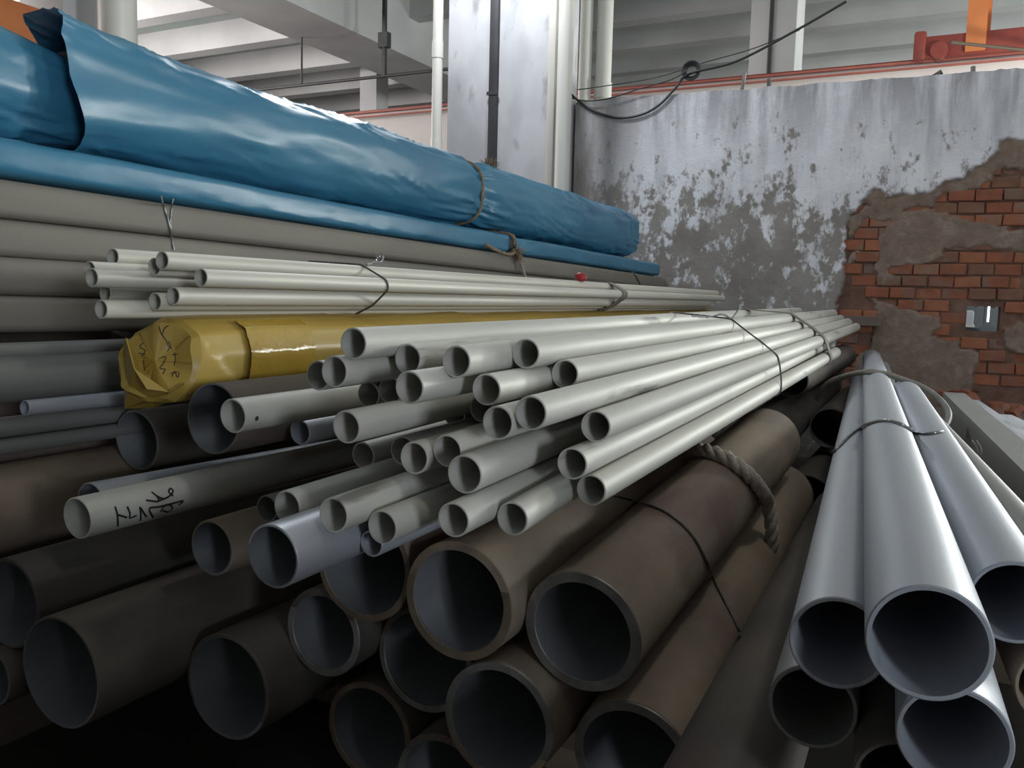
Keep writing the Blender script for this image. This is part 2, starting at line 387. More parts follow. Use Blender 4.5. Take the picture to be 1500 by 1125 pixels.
base = mix(sp.outputs['Red'], mix(sp.outputs['Green'], joint_c, mort_c), pl_c)
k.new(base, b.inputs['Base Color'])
bp = n.new('ShaderNodeBump'); bp.inputs['Strength'].default_value = .5; bp.inputs['Distance'].default_value = .006
k.new(mth('ADD', tex(70, det=4), mth('MULTIPLY', wash, .35)), bp.inputs['Height']); k.new(bp.outputs['Normal'], b.inputs['Normal'])
# core round the hole
cv = []; cf = []
for (s0, s1, z0, z1) in ((S0, hx0 - .01, 0, ZT - .01), (hx1 + .01, S1, 0, ZT - .01), (hx0 - .01, hx1 + .01, 0, hz0 - .01), (hx0 - .01, hx1 + .01, hz1 + .01, ZT - .01)):
    q = len(cv)
    cv += [wpoint(s, z, h) for h in (-.035, -.24) for (s, z) in ((s0, z0), (s1, z0), (s1, z1), (s0, z1))]
    cf += [tuple(q + i for i in t) for t in ((0, 1, 2, 3), (7, 6, 5, 4), (0, 4, 5, 1), (1, 5, 6, 2), (2, 6, 7, 3), (3, 7, 4, 0))]
wall = struct(link('wall_back', pym('wall_back', cv, cf), 'core'), 'whitewashed partition wall with plaster fallen off the brickwork')
me.materials.append(m)
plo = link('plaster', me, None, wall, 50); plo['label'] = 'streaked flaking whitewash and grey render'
# bricks, one by one where the plaster has come away
BW, BH = .125, .0628
bvars = []
for q in range(6):
    bm = bmesh.new(); bmesh.ops.create_cube(bm, size=1)
    rg = random.Random(q)
    for v in bm.verts:
        v.co = Vector((v.co.x * (BW - .007), v.co.y * .09, v.co.z * (BH - .007))) + Vector((rg.uniform(-.003, .003), 0, rg.uniform(-.002, .002)))
    bmesh.ops.bevel(bm, geom=[e for e in bm.edges if all(v.co.y < 0 for v in e.verts)], offset=.004, segments=1, affect='EDGES')
    me_ = bpy.data.meshes.new('brick'); bm.to_mesh(me_); bm.free(); me_.materials.append(MT[('brick', 'brick2', 'brick3')[q % 3]]); bvars.append(me_)
cand = []
z_off = wp(1300, 420)[1] % BH
for r_ in range(int(1.75 / BH)):
    z = r_ * BH + z_off + BH * .5
    for c_ in range(int((S1 - .3) / BW) + 6):
        s = -.14 + c_ * BW + (BW / 2 if r_ % 2 else 0) - 2 * BW + .012 * math.sin(r_ * 2.3)
        cand.append((s, z))
cand = np.array(cand); db = sdist(cand, brick_zone); pm = np.max([sdist(cand, pl) for pl in patches], axis=0)
rq = random.Random(11)
for (s, z), d_, p_ in zip(cand, db, pm):
    if d_ < .0 or p_ > .045 or z < .45 or s > 1.05: continue
    if hx0 - .05 < s < hx1 + .05 and hz0 - .02 < z < hz1 + .02: continue
    if rq.random() < .05: continue
    o = link('brick', bvars[rq.randrange(6)], None, wall)
    pr = rq.uniform(-.010, .010) + (-.004 if p_ > 0 else 0)
    o.matrix_world = Matrix.Translation(wpoint(s, z, -.045 + pr)) @ Matrix.Rotation(WA + rq.uniform(-.02, .02), 4, 'Z') @ Matrix.Rotation(rq.uniform(-.02, .02), 4, 'Y')
    o.matrix_parent_inverse = Matrix()
# a rusty steel angle let into the wall and a sawn-off bracket
a0 = wp(1233, 462); a1 = wp(1291, 478)
o = tag(link('wall_bracket', boxm('wall_bracket', 0, a1[0] - a0[0], -.05, .0, 0, a0[1] - a1[1], .004), 'core'), 'rusty steel angle sticking out of the brickwork behind the bundle', 'bracket')
o.matrix_world = Matrix.Translation(wpoint(a0[0], a1[1], .012)) @ Matrix.Rotation(WA, 4, 'Z')
# what the hole lets one see: a bench with a white bin and a lamp in the next bay
hp = W0 + WU * ((hx0 + hx1) / 2) + Vector((0, 0, (hz0 + hz1) / 2)); hd = (hp - CAM).normalized()
q = CAM + hd * 7.2
box_ = empty('tube_lamp', q + Vector((.03, 0, -.25)))
tag(box_, 'upright glowing lamp tube seen through the hole in the bricks', 'lamp')
tubeobj('glass_tube', [q + Vector((.03, 0, -.02)), q + Vector((.03, 0, .13))], .007, 'glow', box_)
box('lamp_stand', q.x + .0, q.x + .06, q.y + .02, q.y + .05, 0, q.z + .15, 'navy', box_)
o = empty('parts_bin', q + Vector((-.1, .2, -.3))); tag(o, 'pale bin on a dark locker seen through the wall hole', 'bin')
box('bin_body', q.x - .17, q.x - .06, q.y + .1, q.y + .3, q.z - .06, q.z + .06, 'binwhite', o, .01)
box('bin_rim', q.x - .18, q.x - .05, q.y + .09, q.y + .31, q.z - .065, q.z - .05, 'white', o)
box('locker', q.x - .6, q.x + .7, q.y + .1, q.y + .6, 0, q.z - .07, 'navy', o)
box('locker_panel', q.x - .6, q.x + .7, q.y + .55, q.y + .62, 0, q.z + .5, 'navy', o)

# ------------------------------------------------------------------ columns, rails, crane, conduits
C1 = struct(empty('column', (-2.45, 4.9, 0)), 'plastered square column behind the blue tarpaulin')
box('shaft', -2.84, -2.12, 4.62, 4.97, 0, ZC + .3, 'concrete', C1, .012)
o = box('corner_bead', -2.16, -2.112, 4.612, 4.64, .0, ZC, 'white', C1, .006)
def vpipe(name, x, y, r, z0, z1, label, joints=()):
    e = tag(empty(name, (x, y, z0)), label, 'pipe', 'white downpipes around the column')
    v, f = sweep([Vector((x, y, z0)), Vector((x, y, (z0 + z1) / 2)), Vector((x, y, z1))], r, 24); link('pipe_run', pym('pipe_run', v, f), 'white', e, 50)
    for z in joints:
        v, f = sweep([Vector((x, y, z)), Vector((x, y, z + .10))], r * 1.12, 24); link('coupling', pym('coupling', v, f), 'white', e, 50)
vpipe('downpipe', -2.90, 4.60, .032, 0, ZC + .3, 'slim white downpipe at the left edge of the column', (1.72, 2.3))
vpipe('downpipe', -2.03, 4.57, .044, 0, ZC + .3, 'white downpipe in front of the partition wall right of the column', ())
vpipe('downpipe', -2.225, 5.33, .042, 0, ZC + .3, 'middle white downpipe rising behind the wall top beside the column', ())
vpipe('downpipe', -2.115, 5.38, .052, 0, ZC + .3, 'rightmost white downpipe with a joint rising behind the wall top', (2.16,))
cd = tag(empty('cable_strip', (-2.51, 4.6, 1.2)), 'long black cable strip down the front of the column', 'cable duct')
box('strip', -2.535, -2.480, 4.592, 4.622, .6, ZC + .2, 'black', cd, .004)
for z in (1.45, 2.05, 2.65): box('strip_clip', -2.545, -2.470, 4.588, 4.596, z, z + .02, 'black', cd)
def far_column(x, y, w, label):
    o = struct(empty('column', (x, y, 0)), label)
    box('shaft', x - w / 2, x + w / 2, y - w / 2, y + w / 2, 0, ZC + .3, 'beam', o, .01); return o
c = P(1138, 60, 8.9); far_column(c.x, c.y, .46, 'pale column of the next bay with a black conduit')
o = tag(tubeobj('conduit', [Vector((c.x - .02, c.y - .235, 0)), Vector((c.x - .02, c.y - .235, ZC + .25))], .022, 'black'), 'black conduit running down the pale far column', 'conduit')
c = P(548, 140, 13.5); far_column(c.x, c.y, .32, 'slim pale far column below the ceiling joists')
c = P(104, 20, 6.6); far_column(c.x, c.y, .50, 'grey column behind the near end of the tarpaulin')
c = P(172, 20, 6.3); e = tag(empty('downpipe', (c.x, c.y, 0)), 'fat pale duct beside the grey column above the tarpaulin', 'pipe')
v, f = sweep([Vector((c.x, c.y, 0)), Vector((c.x, c.y, ZC - .01))], .135, 32); link('pipe_run', pym('pipe_run', v, f), 'white', e, 50)
v, f = sweep([Vector((c.x, c.y, 1.9)), Vector((c.x, c.y, 2.0))], .142, 32); link('coupling', pym('coupling', v, f), 'white', e, 50)
# crane runway across the next bay
RY = 8.0
def zat(px, py, y):
    r = ray(px, py); return (CAM + r * ((y - CAM.y) / r.y)).z
def xat(px, py, y):
    r = ray(px, py); return (CAM + r * ((y - CAM.y) / r.y)).x
zr = zat(1130, 108, RY)
rw = tag(empty('crane_runway', (-1, RY, 0)), 'pale crane runway girder with red rail beyond the wall', 'girder')
box('girder_web', -9, 5.95, RY, RY + .14, zr - .62, zr - .03, 'girder', rw)
box('girder_flange', -9, 5.95, RY - .05, RY + .19, zr - .03, zr - .015, 'railred', rw)
box('rail', -9, 5.95, RY + .03, RY + .10, zr - .015, zr + .015, 'red', rw)
box('conductor_bar', -9, 5.95, RY - .08, RY - .05, zr - .085, zr - .07, 'railred', rw)
for x in (-6.5, -3.2, .1, 3.4): box('girder_post', x, x + .2, RY + .02, RY + .12, 0, zr - .62, 'girder', rw)
# crane end carriage and its post
x0 = xat(1346, 60, RY); x1 = 4.2; zt = zat(1380, 52, RY - .1); zb = zat(1380, 90, RY - .1)
cr = tag(empty('overhead_crane', ((x0 + x1) / 2, RY, zb)), 'red crane end carriage with an orange post on the rail', 'crane')
box('end_carriage', x0, x1, RY - .12, RY + .2, zb + .03, zt, 'red', cr, .012)
box('buffer', x0 - .03, x0 + .06, RY - .14, RY + .05, zb + .02, zt + .045, 'red', cr, .02)
for x in (x0 + .16, x0 + 1.0):
    v, f = sweep([Vector((x, RY - .15, zb + .08)), Vector((x, RY + .1, zb + .08))], .065, 24); link('wheel', pym('wheel', v, f), 'red', cr, 40)
px0 = xat(1416, 40, RY - .1); px1 = xat(1452, 40, RY - .1)
box('post', px0, px1 - .03, RY - .14, RY - .10, zb + .05, ZC - .01, 'orange', cr)
box('post_flange', px1 - .11, px1 - .07, RY - .10, RY + .12, zb + .05, ZC - .01, 'red', cr)
box('post_back', px0, px1, RY + .12, RY + .15, zb + .05, ZC - .01, 'orange', cr)
a = P(1393, 62, 6.4); d = P(1500, 73, 6.4)
tag(tubeobj('batten', [a, a.lerp(d, .5), d + (d - a) * .6], .012, 'timber', None, 6), 'thin pale stick lying across the crane carriage', 'stick')
# steel stubs standing on the wall top
def stub(px0, py0, px1, py1, w, label):
    s0, z0 = wp(px0, py0); s1, z1 = wp(px1, py1)
    o = tag(tubeobj('steel_stub', [wpoint(s0, z0 - .06, -.10), wpoint(s0, z0, -.10), wpoint(s1, z1, -.10)], w, 'wiredk', None, 6), label, 'steel stub', 'steel stubs on the wall top')
stub(1081, 134, 1087, 101, .012, 'thin leaning steel stub on the wall top, leftmost')
stub(1123, 131, 1123, 109, .014, 'short upright steel stub on the wall top right of the leaning one')
stub(1358, 112, 1381, 98, .014, 'slanting steel stub on the wall top below the red carriage')
stub(1428, 102, 1428, 90, .012, 'short steel stub on the wall top under the orange post')
# crane girder far left
c = P(30, 30, 6.0)
lg = tag(empty('crane_girder', (c.x, 4, c.z)), 'orange crane girder behind the tarpaulin at top left', 'girder')
box('girder_box', c.x - .2, c.x + .2, -3, c.y + .2, c.z - .30, c.z + .06, 'orange', lg, .01)
box('girder_rail', c.x - .04, c.x + .04, -3, c.y + .2, c.z + .06, c.z + .10, 'red', lg)
# conduit slung below the ceiling left of the column
y_ = 8.0
a = Vector((xat(385, 131, y_), y_, zat(385, 131, y_))); d = Vector((xat(640, 103, y_), y_, zat(640, 103, y_)))
tag(tubeobj('conduit', [a - (d - a) * .3, a, d, d + (d - a) * .25], .018, 'black'), 'long black conduit slung under the joists left of the column', 'conduit')
x_ = xat(563, 80, y_); hg = tag(empty('hanger', (x_, y_, 2.4)), 'dark hanger bracket holding the slung conduit to a beam', 'bracket')
box('hanger_rod', x_ - .02, x_ + .02, y_ - .02, y_ + .02, zat(563, 112, y_), ZC + .1, 'black', hg)
box('hanger_plate', x_ - .06, x_ + .06, y_ - .04, y_ + .04, zat(563, 70, y_), zat(563, 48, y_), 'black', hg)
x_ = xat(442, 100, y_); tag(tubeobj('hanger', [Vector((x_, y_, zat(442, 123, y_))), Vector((x_, y_, ZC + .1))], .012, 'black'), 'thin drop rod holding the left end of the slung conduit', 'bracket')
# cables over the wall top
def wcable(name, pts, r, label, h=.03):
    q = [wpoint(*wp(*p), h) for p in pts]
    return tag(tubeobj(name, smooth_path(q), r, 'cable'), label, 'cable', 'cables slung over the wall')
wcable('cable', [(832, 132), (848, 148), (870, 163), (905, 174), (940, 170), (968, 155), (992, 130), (1012, 110), (1080, 92), (1165, 48), (1240, 5)], .007, 'thick black cable sagging below the wall top beside the column')
wcable('cable', [(830, 142), (858, 150), (895, 147), (940, 133), (985, 120), (1010, 106)], .004, 'thin cable looping over the wall top towards the coil', .05)
wcable('cable', [(832, 130), (890, 122), (960, 110), (1030, 88), (1100, 68), (1170, 40)], .003, 'finest cable stretched above the wall top', -.05)
ck = wpoint(*wp(1014, 105), .02); e = tag(empty('cable_coil', ck), 'small coil of black cable hung above the wall top', 'cable')
for i in range(4):
    r_ = .034 + .006 * i; q = [ck + WU * (r_ * math.cos(t * .4)) + Vector((0, 0, r_ * math.sin(t * .4))) + WN * (.006 * (i - 1.5)) for t in range(16)]
    tubeobj('coil_turn', q, .0055, 'cable', e, 6, True)

# ------------------------------------------------------------------ tarpaulin bundles and square tubes on the left
TX = -1.5                                         # right-hand face of the tube stack
def tz(y): return -.013 * y                       # the whole stack dips a little towards the wall
def bundle(name, y0, y1, cx, cz, hw, hh, m, parent, pw=2.6, cinch=(), amp=.006, ny=260, nt=88, start=None, flare=0.0, seed=0.0, cap1=True, cap0=True, sag=0.0, gather=None, gshift=(0, 0)):
    v = []; f = []
    for i in range(ny + 1):
        u = i / ny
        for k in range(nt):
            t = 2 * math.pi * k / nt; c, s = math.cos(t), math.sin(t)
            ys = y0 + (start(t) if start else 0)
            y = ys + (y1 - ys) * u
            ex = math.copysign(abs(c) ** (2 / pw), c); ez = math.copysign(abs(s) ** (2 / pw), s)
            g = 1.0
            for (yc, wid, dep, plc) in cinch:
                q = math.exp(-((y - yc) / wid) ** 2); q2 = math.exp(-abs(y - yc) / (wid * 2.2))
                g -= dep * q; g += q2 * plc * (math.sin(t * 17 + yc * 5 + 2 * math.sin(y * 9)) + .6 * math.sin(t * 29 + 1.3)) * (1 - .7 * q)
            if gather: g *= 1 - gather[1] * max(0, min(1, (y - gather[0]) / (y1 - gather[0]))) ** 1.5
            fl = flare * math.exp(-(y - ys) / .07) if flare else 0
            pn = Vector((ex * 2.2, y * 3.0, ez * 2.2 + seed))
            zone_ = max(0, noise.noise(Vector((ex * 1.3, y * 1.7 + seed, ez * 1.6 + 5))) + .12)
            rdg = 1 - abs(noise.noise(Vector((ex * 4 + seed, y * 9 + ez * 4.5, ez * 3.2)))) * 2.4
            dsp = amp * (.9 * noise.noise(pn * .7) + .35 * noise.noise(pn * 2.0) + 1.3 * zone_ * max(0, rdg) ** 2)
            rx = hw * g + dsp + fl; rz = hh * g + dsp + fl
            gs_ = max(0, min(1, (y - gather[0]) / (y1 - gather[0]))) if gather else 0
            v.append((cx + ex * rx + gshift[0] * gs_, y, cz + tz(y) + ez * rz - sag * math.exp(-((y - (y0 + y1) / 2) / 2) ** 2) + gshift[1] * gs_))
    for i in range(ny):
        for k in range(nt):
            a = i * nt; b = a + nt; f.append((a + k, a + (k + 1) % nt, b + (k + 1) % nt, b + k))
    if cap1:
        bI = ny * nt; c0 = len(v); rim = [Vector(v[bI + k]) for k in range(nt)]; ce = sum(rim, Vector()) / nt
        for k in range(nt): v.append(tuple(rim[k].lerp(ce, .5) + Vector((0, .018 + .008 * math.sin(k * .9), 0))))
        v.append(tuple(ce + Vector((0, .014, 0)))); e = len(v) - 1
        for k in range(nt):
            f.append((bI + k, bI + (k + 1) % nt, c0 + (k + 1) % nt, c0 + k)); f.append((c0 + k, c0 + (k + 1) % nt, e))
    if cap0: f.append(tuple(range(nt)))
    return link(name, pym(name, v, f), m, parent, 75)
# grey square tubes, four courses
rows = [(.1282, .196), (.0602, .1280), (-.0078, .0600), (-.0758, -.0080)]
rl = ['top course', 'second course from the top', 'third course from the top', 'bottom course']
for i, (z0, z1) in enumerate(rows):
    ye = 4.92 - .05 * i; y0 = -.55 + .07 * i; Lq = ye - y0; wq = .30; hq = z1 - z0; th = .004
    bm = bmesh.new()
    prof = []
    for (w_, h_, rr) in ((wq, hq, .015), (wq - 2 * th, hq - 2 * th, .011)):
        ring = []
        for (sx, sz, a0) in ((1, 1, 0), (-1, 1, 90), (-1, -1, 180), (1, -1, 270)):
            for q in range(4):
                t = math.radians(a0 + q * 30); ring.append((sx * (w_ / 2 - rr) + rr * math.cos(t), sz * (h_ / 2 - rr) + rr * math.sin(t)))
        prof.append(ring)
    v = []; f = []; n_ = 16
    for (yy, pi_) in ((Lq, 1), (0, 1), (0, 0), (Lq, 0)):
        v += [(x, yy, z) for x, z in prof[pi_]]
    for q in range(4):
        for k_ in range(n_):
            a = q * n_; b_ = ((q + 1) % 4) * n_; f.append((a + k_, b_ + k_, b_ + (k_ + 1) % n_, a + (k_ + 1) % n_))
    o = link('square_tube', pym('square_tube', v, f), 'tube', None, 40)
    xo = TX - wq / 2 + (.004, -.004, .002, -.002)[i]
    aim(o, (xo, y0, H + (z0 + z1) / 2 + tz(y0)), (xo, ye, H + (z0 + z1) / 2 + tz(ye)))
    tag(o, 'drab rectangular steel tube under the blue tarpaulin, ' + rl[i] + ' of the stack', 'steel tube', 'rectangular tubes under the tarpaulin')
# lower blue bundle
lb = tag(empty('tarpaulin_bundle', (TX - .15, 2, H + .2)), 'flat lower bundle in blue tarpaulin lying on the rectangular tubes', 'bundle')
bundle('tarpaulin', -.6, 2.90, TX - .16, H + .236, .162, .038, 'tarp', lb, 5.5, (), .0028, 240, 72, seed=3.3)
bundle('tarpaulin', 2.985, 4.80, TX - .16, H + .236, .162, .038, 'tarp', lb, 5.5, ((2.98, .12, .06,   .012),), .0028, 160, 72, seed=6.3)
bundle('inner_core', 2.80, 3.1, TX - .16, H + .236, .140, .030, 'tarpin', lb, 5, (), .001, 8, 32)
# upper blue bundle: long wrap with an open mouth, and the piece tucked into it
UZ = H + .405
ub = tag(empty('tarpaulin_bundle', (TX - .16, 2.5, H + .28)), 'big upper bundle wrapped in creased blue tarpaulin, topmost on the stack', 'bundle')
st = lambda t: .03 + .10 * max(0, -math.sin(t) * .8 + math.cos(t) * .35) + .20 * max(0, -math.cos(t)) + .06 * max(0, math.sin(t))
bundle('tarpaulin', 1.02, 4.42, TX - .155, UZ, .152, .122, 'tarp', ub, 2.9, ((2.70, .06, .11, .060), (3.50, .03, .035, .022), (4.28, .02, .02, .008)), .0100, 420, 110, start=st, flare=.016, seed=1.1, cap0=False)
bundle('tucked_tarpaulin', -.7, 1.30, TX - .165, UZ - .012, .150, .118, 'tarp', ub, 2.6, (), .008, 170, 96, seed=8.8, gather=(.88, .46), gshift=(-.01, -.01))
bundle('wrapped_core', 1.20, 4.3, TX - .155, UZ, .118, .092, 'tarpin', ub, 4, (), .001, 20, 40)
# ropes round the tarpaulin
def bloop(y, cx, cz, hw, hh, pw, n=40, dy=0.0):
    out = []
    for k_ in range(n):
        t = 2 * math.pi * k_ / n; c, s = math.cos(t), math.sin(t)
        out.append(Vector((cx + math.copysign(abs(c) ** (2 / pw), c) * hw, y + dy * s, cz + tz(y) + math.copysign(abs(s) ** (2 / pw), s) * hh)))
    return out
def twisted(name, pts, r, m, parent=None, strands=3, pitch=.05, closed=False):
    """a laid rope: strands wound round the path, joined as one rope"""
    n = len(pts); v = []; f = []; acc = 0; us = []; u = None
    for i in range(n):
        a = pts[i - 1] if (i or closed) else pts[i]; b = pts[(i + 1) % n] if (i < n - 1 or closed) else pts[i]
        d = (b - a).normalized()
        if u is None: u = d.orthogonal().normalized()
        u = (u - d * u.dot(d)).normalized(); us.append((u.copy(), d.cross(u))); 
    for s_ in range(strands):
        acc = 0; q = []
        for i in range(n):
            if i: acc += (pts[i] - pts[i - 1]).length
            t = 2 * math.pi * (acc / pitch + s_ / strands); q.append(pts[i] + (us[i][0] * math.cos(t) + us[i][1] * math.sin(t)) * r * .5)
        vv, ff = sweep(q, r * .56, 7, closed); b0 = len(v); v += vv; f += [tuple(b0 + x for x in t_) for t_ in ff]
    return link(name, pym(name, v, f), m, parent, 60)
def fray(name, c, n, L, m, parent, r=.0015, seed=1, up=(0, 0, 1), spread=1.0):
    rg = random.Random(seed); v = []; f = []
    for _ in range(n):
        d = Vector((rg.gauss(0, spread), rg.gauss(0, spread), rg.gauss(0, spread))) + Vector(up); d = d.normalized() * L * rg.uniform(.5, 1)
        k1 = c + d * .5 + Vector((rg.uniform(-1, 1), rg.uniform(-1, 1), rg.uniform(-1, 1))) * L * .15
        vv, ff = sweep([c, k1, c + d], [r, r, r * .5], 4); b0 = len(v); v += vv; f += [tuple(b0 + x for x in q) for q in ff]
    return link(name, pym(name, v, f), m, parent)
tr = tag(empty('rope_tie', (TX, 2.72, UZ)), 'tan rope with frayed knot cinching the upper tarpaulin bundle', 'rope')
twisted('rope_loop', bloop(2.715, TX - .155, UZ, .142, .114, 2.9, 60), .007, 'ropetan', tr, 3, .03, True)
kq = hit(716, 250, [o for o in ub.children]) or P(716, 252, 3.25)
kq = P(716, 250, 3.24)
fray('frayed_knot', kq, 160, .055, 'ropetan', tr, .0016, 4)
tr2 = tag(empty('rope_tie', (TX, 2.94, H + .2)), 'brown rope knotted round the lower blue bundle above the pipes', 'rope')
lower_objs = [o for o in lb.children]
twisted('rope_loop', bloop(2.94, TX - .16, H + .236, .166, .046, 4, 50), .008, 'ropetan', tr2, 3, .03, True)
kk = Vector((TX + .012, 2.94, H + .205 + tz(2.94)))
twisted('rope_tail', smooth_path([kk, kk + Vector((.01, -.08, -.012)), kk + Vector((.012, -.17, -.004)), kk + Vector((.012, -.26, .012))]), .008, 'ropetan', tr2, 3, .03)
twisted('rope_tail', smooth_path([kk, kk + Vector((.012, .03, -.05)), kk + Vector((.016, .06, -.10)), kk + Vector((.02, .07, -.13))]), .007, 'rope', tr2, 3, .03)
fray('frayed_knot', kk, 90, .05, 'ropetan', tr2, .0016, 9, (.3, .4, -.6))
# wires hanging on the square tubes
tubes = [o for o in COL.objects if o.name.startswith('square_tube')]
def surfwire(name, pts, objs, r, m, label, cat, group=None, parent=None, off=None, dflt=None):
    q = []; last = dflt or 1.78
    pts = [(p.x, p.y) for p in smooth_path([Vector((p[0], p[1], 0)) for p in pts], 5)]
    for p in pts:
        h_ = hit(p[0], p[1], objs, r if off is None else off)
        if h_ is None: h_ = P(p[0], p[1], last)
        last = (h_ - CAM).dot(ray(750, 562.5)); q.append(h_)
    o = tubeobj(name, smooth_path(q), r, m, parent, 6)
    return tag(o, label, cat, group) if label else o
wt = tag(empty('binding_wire', (TX, 1.4, H + .2)), 'bright twisted wire hanging down the rectangular tubes below the tarpaulin', 'wire')
surfwire('wire_strand', [(236, 287), (240, 305), (246, 325), (250, 345), (254, 366)], tubes, .0018, 'wire', None, None, parent=wt)
surfwire('wire_strand', [(254, 291), (251, 305), (249, 325), (251, 345)], tubes, .0014, 'wire', None, None, parent=wt)
surfwire('binding_wire', [(926, 398), (931, 405), (937, 416)], tubes + lower_objs, .004, 'wire', 'short bright wire end at the far end of the lower tarpaulin', 'wire', dflt=4.4)
# what carries the stack; made solid to block light coming from the left
e = tag(empty('added_plinth', (TX - .15, 2.2, 0)), 'added dark plinth with bearers carrying the rectangular tubes, blocks light from the left', 'plinth')
box('plinth_light_block', TX - .33, TX - .02, -.5, 4.7, 0, H - .215, 'core', e)
for y in (-.3, .55, 1.4, 2.4, 3.4, 4.3): box('bearer', TX - .32, TX - .01, y, y + .1, H - .214, H - .077 + tz(y + .1), 'dark', e, .004)
box('light_block_board', TX - .328, TX - .305, -.5, 2.2, H - .215, H - .105, 'dark', e)  # boards added at the back to keep the gap under the tubes dark
box('light_block_board', TX - .328, TX - .305, 2.2, 4.7, H - .215, H - .135, 'dark', e)

# ------------------------------------------------------------------ yellow paper bundle
yn = P(235, 528, 1.42); YX, YZ, YY = yn.x, yn.z, yn.y
yb = tag(empty('paper_bundle', (YX, 2.5, YZ)), 'long bundle wrapped in yellow paper under the small tube pile', 'bundle')
oct_ = [(math.radians(a), r_) for a, r_ in ((8, .072), (40, .075), (72, .071), (100, .074), (140, .073), (178, .070), (222, .074), (262, .071), (300, .075), (335, .072))]
def yr(t):
    """rounded decagon radius"""
    t %= 2 * math.pi; best = 1e9
    for i in range(len(oct_)):
        a0, r0 = oct_[i]; a1, r1 = oct_[(i + 1) % len(oct_)]
        if a1 < a0: a1 += 2 * math.pi
        tt = t if t >= a0 else t + 2 * math.pi
        if a0 <= tt <= a1:
            x0, z0, x1, z1 = r0 * math.cos(a0), r0 * math.sin(a0), r1 * math.cos(a1), r1 * math.sin(a1)
            c, s = math.cos(tt), math.sin(tt); den = c * (z1 - z0) - s * (x1 - x0)
            return (x0 * (z1 - z0) - z0 * (x1 - x0)) / den
    return .072
nt, ny = 72, 400; v = []; f = []; ye = 4.62
for i in range(ny + 1):
    y = YY + (ye - YY) * i / ny
    for k_ in range(nt):
        t = 2 * math.pi * k_ / nt; ph = (y * 1.9 + t / (2 * math.pi)) % 1.0
        r_ = yr(t) + .0035 * ph + .002 * noise.noise(Vector((math.cos(t) * 2, y * 6, math.sin(t) * 2)))
        near = math.exp(-(y - YY) / .05); r_ *= 1 - .04 * near * (1 + math.sin(3 * t + 1))
        v.append((YX + r_ * math.cos(t), y + (.03 * math.sin(t + .9) * near), YZ + r_ * math.sin(t)))
for i in range(ny):
    for k_ in range(nt):
        a = i * nt; b_ = a + nt; f.append((a + k_, a + (k_ + 1) % nt, b_ + (k_ + 1) % nt, b_ + k_))
f.append(tuple(ny * nt + k_ for k_ in range(nt)))
yw = link('paper_wrap', pym('paper_wrap', v, f), 'yellow', yb, 55)
# folded end: two creased flaps closing the near end
rim = [Vector(v[k_]) for k_ in range(nt)]; ce = sum(rim, Vector()) / nt
fv = [tuple(p) for p in rim]; ff = []
inner = []
for k_ in range(nt):
    t = 2 * math.pi * k_ / nt; p = rim[k_].lerp(ce, .10)
    p.y -= .010 + .005 * math.sin(5 * t); inner.append(p)
mid = [p.lerp(ce, .55) + Vector((0, -.004 + .006 * math.sin(2 * (2 * math.pi * i / nt) + .6) + .004 * ((i // 9) % 2), 0)) for i, p in enumerate(inner)]
fv += [tuple(p) for p in inner] + [tuple(p) for p in mid] + [tuple(ce + Vector((0, -.012, 0)))]
for k_ in range(nt):
    k2 = (k_ + 1) % nt
    ff += [(k2, k_, nt + k_, nt + k2), (nt + k2, nt + k_, 2 * nt + k_, 2 * nt + k2), (2 * nt + k2, 2 * nt + k_, 3 * nt)]
ycap = link('folded_end', pym('folded_end', fv, ff), 'yellow', yb, 18)
# the long corner flap hanging below the near end on the left
ptsf = [P(184, 495, 1.385), P(196, 540, 1.365), P(215, 570, 1.36), P(246, 574, 1.375), P(268, 560, 1.385), P(262, 580, 1.44), P(225, 597, 1.47), P(182, 598, 1.46)]
fv = [tuple(p) for p in ptsf] + [tuple(p + Vector((0, .003, -.001))) for p in ptsf]; n_ = len(ptsf)
link('corner_flap', pym('corner_flap', fv, [tuple(range(n_)), tuple(range(2 * n_ - 1, n_ - 1, -1))] + [(i, i + n_, (i + 1) % n_ + n_, (i + 1) % n_) for i in range(n_)]), 'yellow', yb)
# clear tape band
v = []; f = []; rows_ = 14
for i in range(rows_ + 1):
    y = YY + .13 + .17 * i / rows_
    for k_ in range(-16, 13):
        t = math.radians(k_ * 5.0); r_ = yr(t) + .0065 + .0016 * noise.noise(Vector((t * 14, y * 60, 3)))
        v.append((YX + r_ * math.cos(t), y, YZ + r_ * math.sin(t)))
w_ = 29
for i in range(rows_):
    for k_ in range(w_ - 1): a = i * w_ + k_; f.append((a, a + 1, a + 1 + w_, a + w_))
link('clear_tape', pym('clear_tape', v, f), 'tape', yb, 60)
def scribble(name, strokes, objs, w, m, parent, sub=5, lift=.0006):
    """pen strokes: flat ribbons lying on the surface of objs"""
    v = []; f = []
    for s_ in strokes:
        pp = smooth_path([Vector((x, y, 0)) for x, y in s_], sub); hs = []
        for p in pp:
            d = ray(p.x, p.y).normalized(); best = None
            for o in objs:
                l, n, i, t = bvh(o).ray_cast(CAM, d)
                if l is not None and (best is None or t < best[2]): best = (l, n if n.dot(d) < 0 else -n, t)
            if best: hs.append((best[0] + best[1] * lift, best[1]))
        for i in range(len(hs)):
            a = hs[max(i - 1, 0)][0]; b_ = hs[min(i + 1, len(hs) - 1)][0]; d = (b_ - a)
            sd = d.cross(hs[i][1]).normalized() * w / 2 if d.length > 1e-7 else Vector((w / 2, 0, 0))
            v += [hs[i][0] - sd, hs[i][0] + sd]
            if i: k_ = len(v) - 4; f.append((k_, k_ + 1, k_ + 3, k_ + 2))
    return link(name, pym(name, v, f), m, parent)
